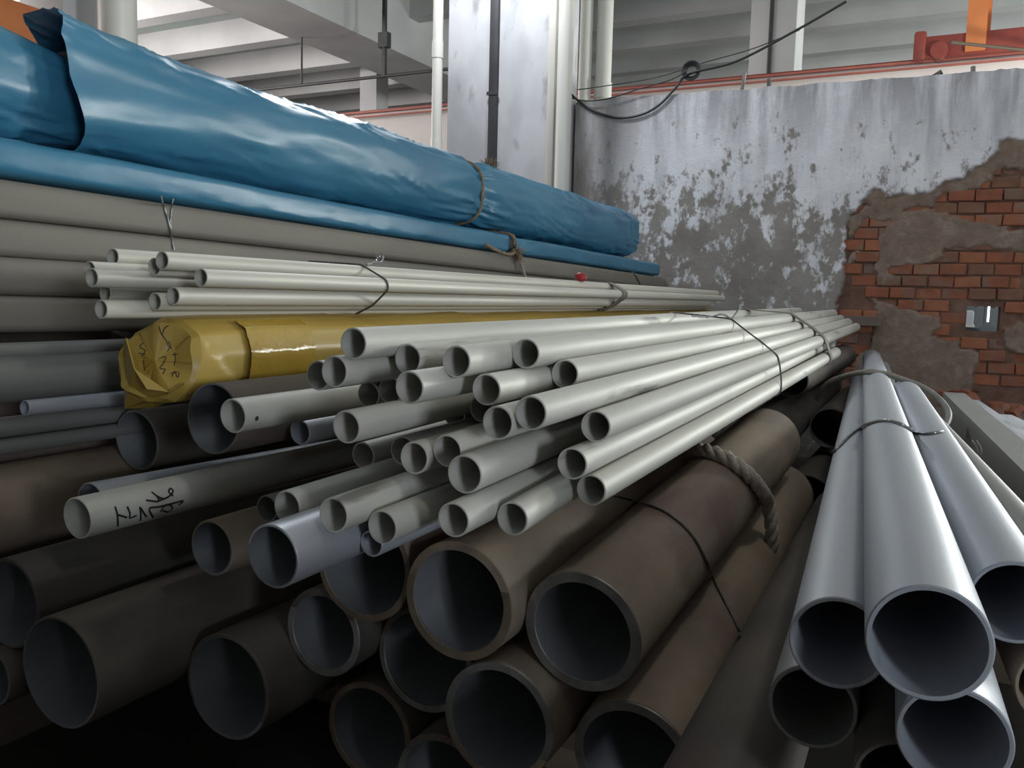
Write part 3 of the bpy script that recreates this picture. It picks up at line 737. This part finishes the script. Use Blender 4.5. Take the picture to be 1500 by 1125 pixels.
o = scribble('handwriting', [
 [(233, 478), (237, 490), (241, 481), (247, 477)], [(237, 490), (243, 498), (246, 505), (249, 510)], [(249, 508), (245, 515)], [(247, 500), (252, 512)],
 [(255, 516), (257, 525), (255, 536)], [(252, 520), (260, 519)], [(233, 525), (243, 523), (239, 533), (234, 540), (242, 541), (238, 548)],
 [(250, 547), (262, 545)], [(252, 552), (256, 544), (260, 553), (263, 546)], [(205, 490), (211, 500), (205, 508), (213, 514), (207, 522)], [(203, 517), (213, 519)], [(210, 528), (212, 543)], [(215, 557), (214, 564)]],
 [ycap, yw], .0016, 'ink', yb)
o['label'] = 'black handwritten marks on the folded end'

# ------------------------------------------------------------------ pipes: near end, far end, outside diameter (metres)
PIPES={
's1':(-0.6942, 0.9047, 0.7932, -0.677, 4.5214, 0.8181, 0.0424),
's2':(-0.6575, 0.978, 0.7707, -0.6404, 4.5592, 0.7955, 0.0424),
's3':(-0.5683, 0.9585, 0.7735, -0.5678, 4.7003, 0.805, 0.0424),
's4':(-0.5257, 1.0774, 0.7805, -0.5256, 4.6455, 0.8129, 0.0424),
's5':(-0.787, 0.9462, 0.742, -0.759, 4.5235, 0.7819, 0.0424),
's6':(-0.7156, 0.8926, 0.7558, -0.6986, 4.6083, 0.7818, 0.0424),
's7':(-0.5987, 0.8951, 0.7426, -0.5995, 4.6198, 0.7753, 0.0424),
's8':(-0.534, 0.9792, 0.7374, -0.5375, 4.5399, 0.7705, 0.0424),
's9':(-0.4924, 1.1409, 0.7493, -0.4924, 4.6836, 0.786, 0.0424),
's10':(-0.7577, 1.0799, 0.7111, -0.7301, 4.5284, 0.75, 0.0424),
's11':(-0.7996, 1.0816, 0.7014, -0.7716, 4.5978, 0.7418, 0.0424),
's12':(-0.6662, 0.8552, 0.6911, -0.6554, 4.6292, 0.7478, 0.0424),
's13':(-0.4858, 0.9219, 0.7045, -0.4853, 4.6077, 0.7428, 0.0424),
's14':(-0.4438, 0.9275, 0.7197, -0.452, 4.6467, 0.7706, 0.0424),
's15':(-0.4098, 1.0587, 0.69, -0.4164, 4.6845, 0.7472, 0.0424),
's16':(-0.6998, 1.1767, 0.6702, -0.6902, 4.7391, 0.7246, 0.0424),
's17':(-0.6229, 1.1287, 0.689, -0.6141, 4.5711, 0.7344, 0.0424),
's18':(-0.9396, 1.0847, 0.6282, -0.9011, 4.6621, 0.6912, 0.0424),
's19':(-0.7941, 1.0617, 0.6087, -0.7734, 3.5241, 0.6582, 0.0424),
's20':(-0.599, 0.9085, 0.6505, -0.5992, 3.4232, 0.6798, 0.0424),
's21':(-0.6652, 0.9811, 0.6416, -0.6546, 3.3504, 0.6858, 0.0424),
's22':(-0.5563, 0.9197, 0.6624, -0.57, 3.5934, 0.7178, 0.0424),
's23':(-0.514, 0.8918, 0.6421, -0.5239, 3.4246, 0.7054, 0.0483),
's24':(-0.4265, 1.0214, 0.6436, -0.4358, 3.4285, 0.6903, 0.0424),
's25':(-0.4127, 1.0578, 0.6029, -0.3869, 3.5729, 0.6712, 0.0424),
's26':(-0.5487, 1.118, 0.5886, -0.5533, 3.4963, 0.6267, 0.0424),
's27':(-0.7218, 0.8088, 0.5904, -0.7087, 3.0678, 0.639, 0.0424),
's28':(-0.6295, 0.7846, 0.5984, -0.6304, 3.1433, 0.647, 0.0424),
's29':(-0.591, 0.829, 0.579, -0.5953, 2.9576, 0.6183, 0.0424),
's30':(-0.5041, 0.8501, 0.5957, -0.5217, 3.1267, 0.6519, 0.0424),
's31':(-0.4617, 0.9205, 0.5873, -0.478, 3.0436, 0.6842, 0.0424),
's32':(-0.617, 0.843, 0.5506, -0.6149, 1.5727, 0.5611, 0.0337),
's33':(-1.0854, 0.782, 0.5303, -1.0854, 3.2, 0.5303, 0.0603),
's34':(-1.164, 0.8614, 0.5272, -1.1639, 3.2, 0.4672, 0.0603),
's35':(-0.8744, 0.8709, 0.6856, -0.8691, 3.6, 0.6874, 0.0483),
's36':(-0.9216, 0.9873, 0.5227, -0.9216, 2.9, 0.5227, 0.0424),
'u1':(-1.2711, 0.9952, 0.9091, -1.2711, 4.6151, 0.9091, 0.03),
'u2':(-1.1367, 0.9816, 0.9031, -1.1367, 4.6829, 0.9031, 0.03),
'u3':(-1.1657, 0.9908, 0.8932, -1.1657, 4.5018, 0.8932, 0.03),
'u4':(-1.1932, 0.8957, 0.8723, -1.1931, 4.6075, 0.8722, 0.03),
'u5':(-1.2526, 0.9366, 0.8848, -1.2526, 4.5245, 0.8848, 0.03),
'u6':(-1.2237, 1.0705, 0.8747, -1.2237, 4.6354, 0.8747, 0.03),
'u7':(-1.0877, 1.0159, 0.8772, -1.0877, 4.6305, 0.8772, 0.03),
'u8':(-1.1303, 0.997, 0.8464, -1.1302, 4.5047, 0.8464, 0.03),
'u9':(-1.1592, 0.9855, 0.8365, -1.1592, 4.6575, 0.8365, 0.03),
'u10':(-1.2173, 1.0246, 0.8261, -1.2174, 4.6144, 0.8261, 0.03),
'u11':(-1.3224, 1.0187, 0.847, -1.3224, 4.6207, 0.847, 0.03),
'u12':(-1.1869, 0.9061, 0.8234, -1.1869, 4.655, 0.8235, 0.03),
'b1':(-1.116, 0.7692, 0.2986, -1.1247, 1.7, 0.3004, 0.168),
'b2':(-0.9576, 0.9367, 0.2456, -0.965, 1.5, 0.2405, 0.168),
'b3':(-0.8317, 1.0124, 0.3333, -0.8424, 2.3, 0.3354, 0.14),
'b4':(-0.7425, 0.995, 0.4595, -0.7432, 2.3, 0.4632, 0.168),
'b5':(-0.5748, 0.9845, 0.4413, -0.5752, 2.2, 0.4414, 0.168),
'b6':(-0.6809, 1.0695, 0.3018, -0.6913, 2.3, 0.3028, 0.168),
'b7':(-0.7769, 1.0585, 0.1659, -0.7783, 2.3, 0.1637, 0.159),
'b8':(-0.5133, 0.9954, 0.2775, -0.5256, 2.3, 0.2712, 0.168),
'b11':(-0.6205, 1.0292, 0.1342, -0.6201, 2.3, 0.1337, 0.159),
'b12':(-1.0033, 0.9524, 0.4556, -1.0031, 2.2, 0.4557, 0.0889),
'b13':(-0.6724, 0.7291, 0.5557, -0.6708, 1.3, 0.5641, 0.0761),
'b14':(-1.0301, 0.9837, 0.6549, -1.0301, 3.0, 0.6549, 0.114),
'b15':(-1.3254, 1.08, 0.5769, -1.3254, 3.0, 0.5769, 0.114),
'b16':(-1.422, 0.8119, 0.4688, -1.422, 2.6, 0.4688, 0.168),
'b17':(-1.252, 0.7833, 0.3724, -1.2607, 1.9, 0.3778, 0.14),
'b18':(-1.2674, 0.7621, 0.2583, -1.2671, 2.0, 0.258, 0.0889),
'b9':(-0.4082, 1.0292, 0.4155, -0.3879, 2.1863, 0.5127, 0.168),
'b10':(-0.3416, 1.0612, 0.2389, -0.3635, 2.3005, 0.3562, 0.168),
'b20':(-0.1818, 0.7542, 0.3127, -0.2085, 2.2836, 0.3278, 0.14),
'b21':(-0.4543, 2.9548, 0.6046, -0.4543, 4.6, 0.6047, 0.114),
'b22':(-0.4944, 2.7517, 0.4373, -0.5448, 4.7, 0.4607, 0.168),
'b23':(-0.3411, 3.1456, 0.4284, -0.4142, 4.7, 0.3741, 0.14),
'b24':(-0.3551, 2.7363, 0.2481, -0.3496, 4.6, 0.2351, 0.168),
'r1':(0.0037, 0.6968, 0.6076, -0.3318, 4.7024, 0.589, 0.0889),
'r2':(-0.0719, 0.839, 0.5401, -0.3485, 4.4084, 0.5108, 0.0889),
'r3':(-0.0982, 0.904, 0.4418, -0.2804, 4.1613, 0.433, 0.0889),
'r4':(0.0827, 1.0125, 0.5539, -0.1068, 3.0628, 0.5771, 0.0889),
'r5':(0.0283, 0.7725, 0.503, -0.0569, 2.3874, 0.4456, 0.0889),
'r6':(-0.0072, 0.8354, 0.4162, -0.2081, 3.8567, 0.3313, 0.0889),
'r7':(-0.0806, 2.4401, 0.4937, -0.2805, 4.7871, 0.543, 0.0603),
'r8':(0.1542, 1.0703, 0.5403, -0.0894, 3.5198, 0.5004, 0.0603),
'r10':(0.1318, 1.0061, 0.4724, -0.0352, 3.5328, 0.3742, 0.0889),
}

G_MAIN = 'pale tubes of the tied bundle'; G_UP = 'thin tubes piled on the yellow bundle'; G_BIG = 'large brown pipes under the bundle'; G_R = 'grey pipes stacked at the right'
INFO = {
 's1': ('pale', 'pale steel tube lying highest in the tied bundle, against the yellow paper', G_MAIN),
 's2': ('pale', 'pale tube in the top row, its open end just below the highest tube', G_MAIN),
 's3': ('pale', 'pale tube in the top row, third open end from the yellow paper', G_MAIN),
 's4': ('pale', 'pale tube at the right end of the top row of open ends', G_MAIN),
 's5': ('pale', 'tube half hidden behind its neighbour at the bundle upper left edge', G_MAIN),
 's6': ('pale', 'tube with shaded side in front of the half hidden one, upper left of bundle', G_MAIN),
 's7': ('pale', 'pale tube in the second row, directly below two top row ends', G_MAIN),
 's8': ('pale', 'pale tube in the middle of the second row of open ends', G_MAIN),
 's9': ('pale', 'pale tube second from the right among the upper open ends, set far back', G_MAIN),
 's10': ('pale', 'dim recessed tube end tucked left of the second row tube', G_MAIN),
 's11': ('pale', 'darkest recessed tube end deep below the shaded upper left tube', G_MAIN),
 's12': ('pale', 'tube jutting out at mid left of the bundle with a lit tip', G_MAIN),
 's13': ('pale', 'pale tube in the middle, left one of the touching central pair', G_MAIN),
 's14': ('pale', 'pale tube in the middle, right one of the touching central pair', G_MAIN),
 's15': ('pale', 'pale tube on the right flank of the bundle, uppermost of the three set-back ends', G_MAIN),
 's16': ('pale', 'shadowed tube end left of the central pair, behind the front tubes', G_MAIN),
 's17': ('pale', 'shadowed tube end mostly hidden above the central pair', G_MAIN),
 's18': ('grey', 'bluish tube end left of the jutting tube, above the written pipe', G_MAIN),
 's19': ('pale', 'dark tube end just below the jutting mid left tube', G_MAIN),
 's20': ('pale', 'tube with a wide pale rim, centre left of the bundle', G_MAIN),
 's21': ('pale', 'tube whose rim peeks out behind the wide pale rim', G_MAIN),
 's22': ('pale', 'tube right of the wide pale rim, running under the central pair', G_MAIN),
 's23': ('pale', 'thickest tube of the bundle, its open end front and centre', G_MAIN),
 's24': ('pale', 'pale tube on the right flank of the bundle, middle one of three set-back ends', G_MAIN),
 's25': ('pale', 'lowest tube on the right flank of the bundle above the brown pipe', G_MAIN),
 's26': ('pale', 'short shaded tube end right below the thickest tube', G_MAIN),
 's27': ('pale', 'leftmost tube of the lowest row, above the bright offcut', G_MAIN),
 's28': ('pale', 'second tube of the lowest row, beside the leftmost', G_MAIN),
 's29': ('pale', 'tube at the bottom middle of the bundle, reaching furthest down', G_MAIN),
 's30': ('pale', 'tube of the lowest row below the thickest one', G_MAIN),
 's31': ('pale', 'rightmost tube of the lowest row, resting over the big brown rim', G_MAIN),
 's32': ('grey', 'dull tube peeking out under the bottom middle tube', G_MAIN),
 's33': ('pale', 'long pale pipe with black handwriting sticking out at the left', None),
 's34': ('grey', 'glossy bluish pipe lying behind the pipe with handwriting', None),
 's35': ('pale', 'pale pipe with a drilled side hole in front of a wide dark ring', None),
 's36': ('dull', 'dark narrow tube behind the leftmost tube of the lowest row', G_MAIN),
 'u1': ('pale2', 'thin tube at the upper left of the pile on the yellow bundle', G_UP),
 'u2': ('pale2', 'thin tube on top of the pile, its end over the yellow bundle', G_UP),
 'u3': ('pale2', 'thin tube end just behind and below the top tube of the pile', G_UP),
 'u4': ('pale2', 'thin tube jutting out furthest left from the small pile', G_UP),
 'u5': ('pale2', 'thin tube hidden behind the one jutting furthest left', G_UP),
 'u6': ('pale2', 'thin tube end in the middle of the small pile, below the top tube', G_UP),
 'u7': ('pale2', 'thin tube in the small pile whose end sits furthest right', G_UP),
 'u8': ('pale2', 'thin tube of the small pile lying on the yellow paper', G_UP),
 'u9': ('pale2', 'thin tube with a pale rim at the yellow bundle corner', G_UP),
 'u10': ('pale2', 'lowest thin tube end peeking out at the yellow bundle corner', G_UP),
 'u11': ('pale2', 'short shaded thin tube below the furthest left one', G_UP),
 'u12': ('pale2', 'lowest left thin tube of the small pile with a lit tip', G_UP),
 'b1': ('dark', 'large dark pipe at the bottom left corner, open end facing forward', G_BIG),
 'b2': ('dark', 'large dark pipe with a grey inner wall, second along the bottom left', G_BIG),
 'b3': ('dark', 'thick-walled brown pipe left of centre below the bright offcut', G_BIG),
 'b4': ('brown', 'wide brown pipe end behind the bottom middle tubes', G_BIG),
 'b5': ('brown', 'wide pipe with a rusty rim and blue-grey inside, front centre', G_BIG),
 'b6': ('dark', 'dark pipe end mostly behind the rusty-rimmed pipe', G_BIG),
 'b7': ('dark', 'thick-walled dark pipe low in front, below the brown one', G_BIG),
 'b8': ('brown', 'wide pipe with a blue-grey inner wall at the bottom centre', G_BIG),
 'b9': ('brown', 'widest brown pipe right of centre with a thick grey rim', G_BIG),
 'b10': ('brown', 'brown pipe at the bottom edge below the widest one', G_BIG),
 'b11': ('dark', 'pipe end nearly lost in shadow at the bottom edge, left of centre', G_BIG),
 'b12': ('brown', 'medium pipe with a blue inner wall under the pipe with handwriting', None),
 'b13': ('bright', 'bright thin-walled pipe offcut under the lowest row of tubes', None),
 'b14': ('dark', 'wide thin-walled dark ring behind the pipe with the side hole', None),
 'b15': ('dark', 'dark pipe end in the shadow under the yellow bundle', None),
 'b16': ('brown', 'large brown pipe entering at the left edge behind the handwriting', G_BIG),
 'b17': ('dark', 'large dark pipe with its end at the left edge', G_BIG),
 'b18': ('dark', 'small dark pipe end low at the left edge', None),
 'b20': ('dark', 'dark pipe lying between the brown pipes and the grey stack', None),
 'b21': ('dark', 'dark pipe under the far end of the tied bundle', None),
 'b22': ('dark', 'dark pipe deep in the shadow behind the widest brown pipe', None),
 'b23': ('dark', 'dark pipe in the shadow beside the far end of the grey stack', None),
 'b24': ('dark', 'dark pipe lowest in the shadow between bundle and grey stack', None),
 'r1': ('grey', 'biggest grey pipe on top of the right stack, open end towards the viewer', G_R),
 'r2': ('grey', 'grey pipe just left of the biggest one on the right stack', G_R),
 'r3': ('dull', 'dull grey pipe lowest at the left side of the right stack', G_R),
 'r4': ('grey', 'grey pipe right of the biggest one, cut by the picture edge', G_R),
 'r5': ('grey', 'grey pipe directly below the biggest one at the bottom edge', G_R),
 'r6': ('dark', 'dark pipe low in the gap of the right stack', G_R),
 'r7': ('grey', 'narrow grey pipe running to the wall beside the biggest one', G_R),
 'r8': ('dull', 'thin dull pipe along the right flank of the stack', G_R),
 'r10': ('brown', 'brown pipe low at the right edge of the stack', G_R),
}
WALL = {'s': .0022, 'u': .0018, 'r': .0042}
BWALL = {'b1': .004, 'b2': .006, 'b3': .011, 'b4': .010, 'b5': .0125, 'b6': .010, 'b7': .010, 'b8': .0115, 'b9': .0145, 'b10': .0135, 'b11': .010, 'b12': .004, 'b13': .003, 'b14': .003, 'b15': .004, 'b16': .006, 'b17': .005}
PO = {}
def make_pipe(key, p0, p1, od, m, label, group, wall, name='steel_pipe', seg=44, rim=None):
    p0 = Vector(p0); p1 = Vector(p1); L = (p1 - p0).length; rg = random.Random(key)
    o = link(name, pipemesh(name, L, od, wall, seg, 0.0004, rg.uniform(-.05, .05), 9), m, None, 40)
    if key[0] == 'b':                             # bare steel inside
        o.data.materials.append(MT['inner'])
        for q_ in o.data.polygons:
            c_ = q_.center
            if math.hypot(c_.x, c_.z) < od / 2 - wall * .6: q_.material_index = 1
    aim(o, p0, p1)
    tag(o, label, 'pipe' if od > .06 else 'tube', group); PO[key] = o
    if rim:
        ro, ri = od / 2 + .0003, od / 2 - wall - .0003; v = []; f = []
        for k_ in range(seg):
            t = 2 * math.pi * k_ / seg
            v += [(ri * math.cos(t), 0, ri * math.sin(t)), ((ri + .001) * math.cos(t), -.0012, (ri + .001) * math.sin(t)), ((ro - .001) * math.cos(t), -.0012, (ro - .001) * math.sin(t)), (ro * math.cos(t), .001, ro * math.sin(t))]
        for k_ in range(seg):
            a = k_ * 4; b_ = ((k_ + 1) % seg) * 4
            for q in range(3): f.append((a + q, a + q + 1, b_ + q + 1, b_ + q))
        r_ = bpy.data.objects.new('cut_rim', pym('cut_rim', v, f)); COL.objects.link(r_); r_.data.materials.append(MT[rim]); r_.parent = o; r_.data.shade_smooth(); r_.data.set_sharp_from_angle(angle=math.radians(40))
    return o
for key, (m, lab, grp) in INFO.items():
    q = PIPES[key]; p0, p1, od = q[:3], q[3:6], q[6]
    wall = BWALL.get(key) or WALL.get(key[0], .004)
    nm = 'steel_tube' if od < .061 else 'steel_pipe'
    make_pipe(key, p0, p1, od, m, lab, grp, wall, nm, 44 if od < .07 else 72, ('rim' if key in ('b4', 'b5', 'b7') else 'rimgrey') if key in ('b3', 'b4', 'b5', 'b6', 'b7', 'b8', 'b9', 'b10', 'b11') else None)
# bluish scale-free band inside is the bare steel of the wall; writing on the long pipe
def cv(pts): return [(80 + x / 5, 600 + y / 5) for x, y in pts]
o = scribble('handwriting', [cv(s_) for s_ in (
 [(440, 710), (458, 770), (463, 855)], [(462, 770), (530, 790)], [(530, 710), (550, 760), (545, 790)], [(545, 795), (600, 775)], [(622, 710), (630, 765), (628, 812)], [(630, 720), (650, 755), (672, 785)],
 [(722, 792), (692, 725), (760, 712), (850, 690), (940, 668), (905, 700)], [(775, 748), (800, 708), (845, 698), (860, 725), (830, 748), (790, 738)],
 [(668, 664), (760, 672), (742, 630), (708, 604), (760, 640), (800, 655)], [(760, 668), (830, 640), (866, 600), (848, 578), (835, 605), (868, 632)])], [PO['s33']], .0030, 'ink', PO['s33'])
o['label'] = 'black handwritten characters'
hp_ = hit(376, 613, [PO['s35']], .0004)
if hp_:
    q0, q1 = Vector(PIPES['s35'][:3]), Vector(PIPES['s35'][3:6]); ax = (q1 - q0).normalized(); nn = (hp_ - q0); nn = (nn - ax * nn.dot(ax)).normalized(); bb = ax.cross(nn)
    v = [hp_ + (ax * math.cos(t * .393) + bb * math.sin(t * .393)) * .0036 for t in range(16)] + [hp_ - nn * .002 + (ax * math.cos(t * .393) + bb * math.sin(t * .393)) * .0032 for t in range(16)]
    o = link('drilled_hole', pym('drilled_hole', v, [tuple(range(16))] ), 'black', PO['s35'])
# low pipes left of the yellow bundle, running out of the picture
for key, (px, py, d, od, ye, m, lab) in {
 'g1': (-90, 564, 1.33, .078, 4.4, 'dull', 'grey pipe at the left edge below the black gap, the widest there'),
 'g2': (36, 598, 1.40, .026, 4.2, 'grey', 'thin grey tube with its cut end near the left edge'),
 'g3': (-60, 634, 1.36, .034, 4.0, 'dull', 'grey tube at the left edge under the thin tube with a cut end'),
 'g4': (-60, 664, 1.36, .028, 3.8, 'dull', 'lowest grey tube at the left edge above the brown pipe'),
 'g5': (-80, 519, 1.36, .030, 4.3, 'dull', 'grey tube at the left edge just below the black gap')}.items():
    p = P(px, py, d); q = Vector((p.x, ye, p.z - .01)); make_pipe(key, p, q, od, m, lab, 'grey tubes low at the left edge', .002, 'steel_tube', 32)
# timber bearers on the floor under the brown pipes
for (x0, x1, y0, y1, zt_, lab) in ((-1.2, -.18, 1.36, 1.48, .05, 'dark timber bearer on the floor under the brown pipes'), (-.2, .55, 2.2, 2.32, .22, 'dark timber bearer under the grey stack at the right')):
    tag(box('timber_bearer', x0, x1, y0, y1, 0, zt_, 'timber', None, .006), lab, 'timber')

# ------------------------------------------------------------------ ties
def hull_loop(keys, y, off, n=64):
    pts = []
    for k_ in keys:
        q = PIPES[k_]; a, b_ = Vector(q[:3]), Vector(q[3:6])
        if not (a.y <= y <= b_.y): continue
        c = a.lerp(b_, (y - a.y) / (b_.y - a.y)); r_ = q[6] / 2 + off
        pts += [(c.x + r_ * math.cos(t * math.pi / 10), c.z + r_ * math.sin(t * math.pi / 10)) for t in range(20)]
    pts = sorted(set(pts)); 
    def half(ps):
        h_ = []
        for p in ps:
            while len(h_) > 1 and (h_[-1][0] - h_[-2][0]) * (p[1] - h_[-2][1]) - (h_[-1][1] - h_[-2][1]) * (p[0] - h_[-2][0]) <= 0: h_.pop()
            h_.append(p)
        return h_
    lo_ = half(pts); up_ = half(pts[::-1]); hull = lo_[:-1] + up_[:-1]
    # even resampling
    out = []; hv = [Vector((x, y, z)) for x, z in hull]; tot = sum((hv[i] - hv[i - 1]).length for i in range(len(hv))); 
    for i in range(len(hv)):
        a, b_ = hv[i], hv[(i + 1) % len(hv)]; k_ = max(1, int((b_ - a).length / tot * n))
        out += [a.lerp(b_, j / k_) for j in range(k_)]
    return out
SK = ['s%d' % i for i in range(1, 33)]; UK = ['u%d' % i for i in range(1, 13)]
SO = [PO[k_] for k_ in SK]; UO = [PO[k_] for k_ in UK]
e = tag(empty('binding_wire', (-.55, 2.32, .7)), 'thin twisted wire looped round the middle of the tied bundle', 'wire')
lp_ = hull_loop(SK, 2.33, .0022); lp_ = [p + Vector((0, .02 * math.sin(p.z * 30) - (p.x + .55) * .18, 0)) for p in lp_]
tubeobj('wire_loop', lp_, .0024, 'wiredk', e, 6, True)
kp = max(lp_, key=lambda p: p.z + .25 * p.x)
twisted('twisted_ends', smooth_path([kp, kp + Vector((-.02, -.02, .012)), kp + Vector((-.05, -.03, .004)), kp + Vector((-.09, -.06, .006))]), .0035, 'wire', e, 2, .012)
tubeobj('wire_end', smooth_path([kp, kp + Vector((.01, 0, .012)), kp + Vector((.02, .0, .03))]), .0018, 'wire', e, 5)
o = tag(link('strap', strapm('strap', hull_loop(SK, 3.28, .001), .065, .003), 'strap'), 'wide grey strap round the far part of the tied bundle', 'strap')
o.data.shade_smooth()
e = tag(empty('binding_wire', (-1.1, 1.5, H)), 'wire with twisted bright ends round the small tube pile', 'wire')
lp_ = hull_loop(UK, 1.52, .0018); tubeobj('wire_loop', [p + Vector((0, -(p.z - H) * .3, 0)) for p in lp_], .0022, 'wiredk', e, 6, True)
kp = max(lp_, key=lambda p: p.z + .3 * p.x)
twisted('twisted_ends', smooth_path([kp, kp + Vector((.0, .02, .006)), kp + Vector((.01, .04, .010)), kp + Vector((.0, .06, .022))]), .003, 'wire', e, 2, .010)
fray('wire_tips', kp + Vector((0, .05, .012)), 5, .025, 'wire', e, .0012, 5)
o = tag(link('strap', strapm('strap', hull_loop(UK, 3.02, .001), .05, .003), 'strap'), 'brown strap round the far part of the small tube pile', 'strap')
o.data.shade_smooth()
# red cap lying on the small pile
rp = hit(851, 412, UO) or P(851, 412, 2.9)
bm = bmesh.new(); bmesh.ops.create_icosphere(bm, subdivisions=3, radius=.020)
for v in bm.verts: v.co = Vector((v.co.x * 1.1, v.co.y, v.co.z * .8)) * (1 + .22 * noise.noise(v.co * 60))
me = bpy.data.meshes.new('red_cap'); bm.to_mesh(me); bm.free()
o = link('red_cap', me, 'redtag', None, 60); o.location = rp + Vector((0, 0, .014)); tag(o, 'small red plastic lump lying on the small tube pile', 'plastic cap')
# thick hemp rope over the widest brown pipe
bo = [PO['b9'], PO['b10'], PO['b5'], PO['b20']]
q = []
for p in smooth_path([Vector((x, y, 0)) for x, y in ((955, 676), (985, 664), (1020, 659), (1060, 671), (1098, 702), (1126, 742), (1142, 778))], 5):
    h_ = hit(p[0], p[1] + 8, [PO['b9']], .0125); 
    if h_ is not None: q.append(h_)
q = [p for i, p in enumerate(q) if i == 0 or (p - q[i - 1]).length > .004]
q.append(q[-1] + Vector((.010, .005, -.06))); q.append(q[-1] + Vector((.0, .01, -.08))); q.append(q[-1] + Vector((-.01, .0, -.06)))
e = tag(empty('hemp_rope', q[3]), 'thick pale laid rope draped over the widest brown pipe', 'rope')
twisted('rope', smooth_path(q, 6), .0145, 'rope', e, 3, .075)
fray('frayed_end', q[-1], 40, .05, 'rope', e, .0014, 6, (0, 0, -1.2), .5)
surfwire('binding_wire', [(885, 724), (930, 735), (975, 752), (1010, 782), (1032, 820), (1052, 865), (1075, 910), (1085, 935)], bo, .0022, 'wiredk', 'thin dark wire looped over the two brown pipes right of centre', 'wire', dflt=1.4)
# ties on the right stack
RO = [PO[k_] for k_ in ('r1', 'r2', 'r3', 'r4', 'r7', 'r8')]
surfwire('binding_wire', [(1222, 664), (1232, 654), (1245, 640), (1262, 627), (1285, 619), (1305, 619), (1322, 625), (1338, 633), (1360, 637), (1380, 634)], RO, .0032, 'wire', 'galvanised wire across the pipes of the right stack', 'wire', dflt=1.9)
pp = [P(x, y, d_) for x, y, d_ in ((1196, 585, 3.0), (1212, 562, 2.95), (1238, 551, 2.9), (1268, 545, 2.8), (1294, 547, 2.8), (1322, 556, 2.75), (1352, 568, 2.7), (1376, 585, 2.65), (1389, 603, 2.6), (1387, 620, 2.55), (1376, 634, 2.5))]
o = tag(tubeobj('stack_rope', smooth_path(pp, 8), .0095, 'strap', None, 10), 'slack grey rope looped over the far end of the right stack', 'rope')
for (a_, r_) in ((((1424, 645), (1430, 655), (1434, 672)), 0), (((1430, 645), (1437, 658), (1437, 674)), 1)):
    tag(tubeobj('wire_end', smooth_path([P(x, y, 2.0) for x, y in a_]), .0018, 'wire', None, 5), ('left' if not r_ else 'right') + ' one of two short bright wire ends on the right flank bars', 'wire')
# flat bars and channels along the right edge
def bar(name, n_, f_, w, h_, m, lab, cat, group=None, wall=None):
    a, b_ = P(*n_), P(*f_); L = (b_ - a).length
    me = boxm(name, -w / 2, w / 2, 0, L, -h_ / 2, h_ / 2, .003) if not wall else None
    if wall:
        bm = bmesh.new(); bm.free()
        v = []; f = []
        for y in (0, L):
            for (x, z) in ((-w / 2, -h_ / 2), (w / 2, -h_ / 2), (w / 2, h_ / 2), (-w / 2, h_ / 2), (-w / 2 + wall, -h_ / 2 + wall), (w / 2 - wall, -h_ / 2 + wall), (w / 2 - wall, h_ / 2 - wall), (-w / 2 + wall, h_ / 2 - wall)): v.append((x, y, z))
        for k_ in range(4):
            j = (k_ + 1) % 4; f += [(k_, j, 8 + j, 8 + k_), (4 + j, 4 + k_, 12 + k_, 12 + j), (j, k_, 4 + k_, 4 + j), (8 + k_, 8 + j, 12 + j, 12 + k_)]
        me = pym(name, v, f)
    o = link(name, me, m, None, 35 if not wall else None); aim(o, a, b_); return tag(o, lab, cat, group)
bar('square_tube', (1640, 838, 1.25), (1396, 592, 3.3), .075, .09, 'dull', 'dull square tube on the right flank with a shaded side', 'steel tube', 'bars at the right edge', .004)
bar('steel_bar', (1690, 800, 1.45), (1416, 590, 3.6), .09, .03, 'grey', 'pale flat bar lying at the right edge beyond the square tube', 'steel bar', 'bars at the right edge')
bar('steel_bar', (1640, 700, 2.0), (1462, 610, 3.4), .10, .02, 'grey', 'pale flat bar furthest right in front of the brick wall', 'steel bar', 'bars at the right edge')
tag(tubeobj('steel_rod', [P(1446, 611, 2.95), P(1465, 627, 2.7), P(1484, 643, 2.5)], .0045, 'wire', None, 8), 'short bright steel rod lying on the flat bars', 'rod')
# rubble by the foot of the wall
rg = random.Random(5)
for i, (x, y, lab) in enumerate(((1404, 582, 'left piece of red brick rubble at the wall foot behind the bars'), (1452, 602, 'middle piece of red brick rubble behind the bars'), (1470, 605, 'right piece of red brick rubble behind the bars'))):
    bm = bmesh.new(); bmesh.ops.create_cube(bm, size=1); bmesh.ops.subdivide_edges(bm, edges=bm.edges[:], cuts=3, use_grid_fill=True)
    for v in bm.verts: v.co = Vector((v.co.x * .13, v.co.y * .11, v.co.z * .06)) + Vector((1, 1, 1)) * .022 * noise.noise(v.co * 2.3 + Vector((i * 7, 0, 0)))
    me = bpy.data.meshes.new('brick_rubble'); bm.to_mesh(me); bm.free()
    o = link('brick_rubble', me, 'brick', None, 40); o.location = P(x, y, 3.95); o.rotation_euler = (rg.uniform(-.3, .3), rg.uniform(-.3, .3), rg.uniform(0, 3)); tag(o, lab, 'rubble', 'brick rubble at the wall foot')
rb = P(1440, 640, 3.9)
tag(link('rubble_block', boxm('rubble_block', rb.x - .5, rb.x + .9, rb.y - .15, rb.y + .45, 0, P(1440, 612, 3.9).z - .01, .03), 'core'), 'low ledge of broken masonry along the foot of the brick wall', 'ledge')
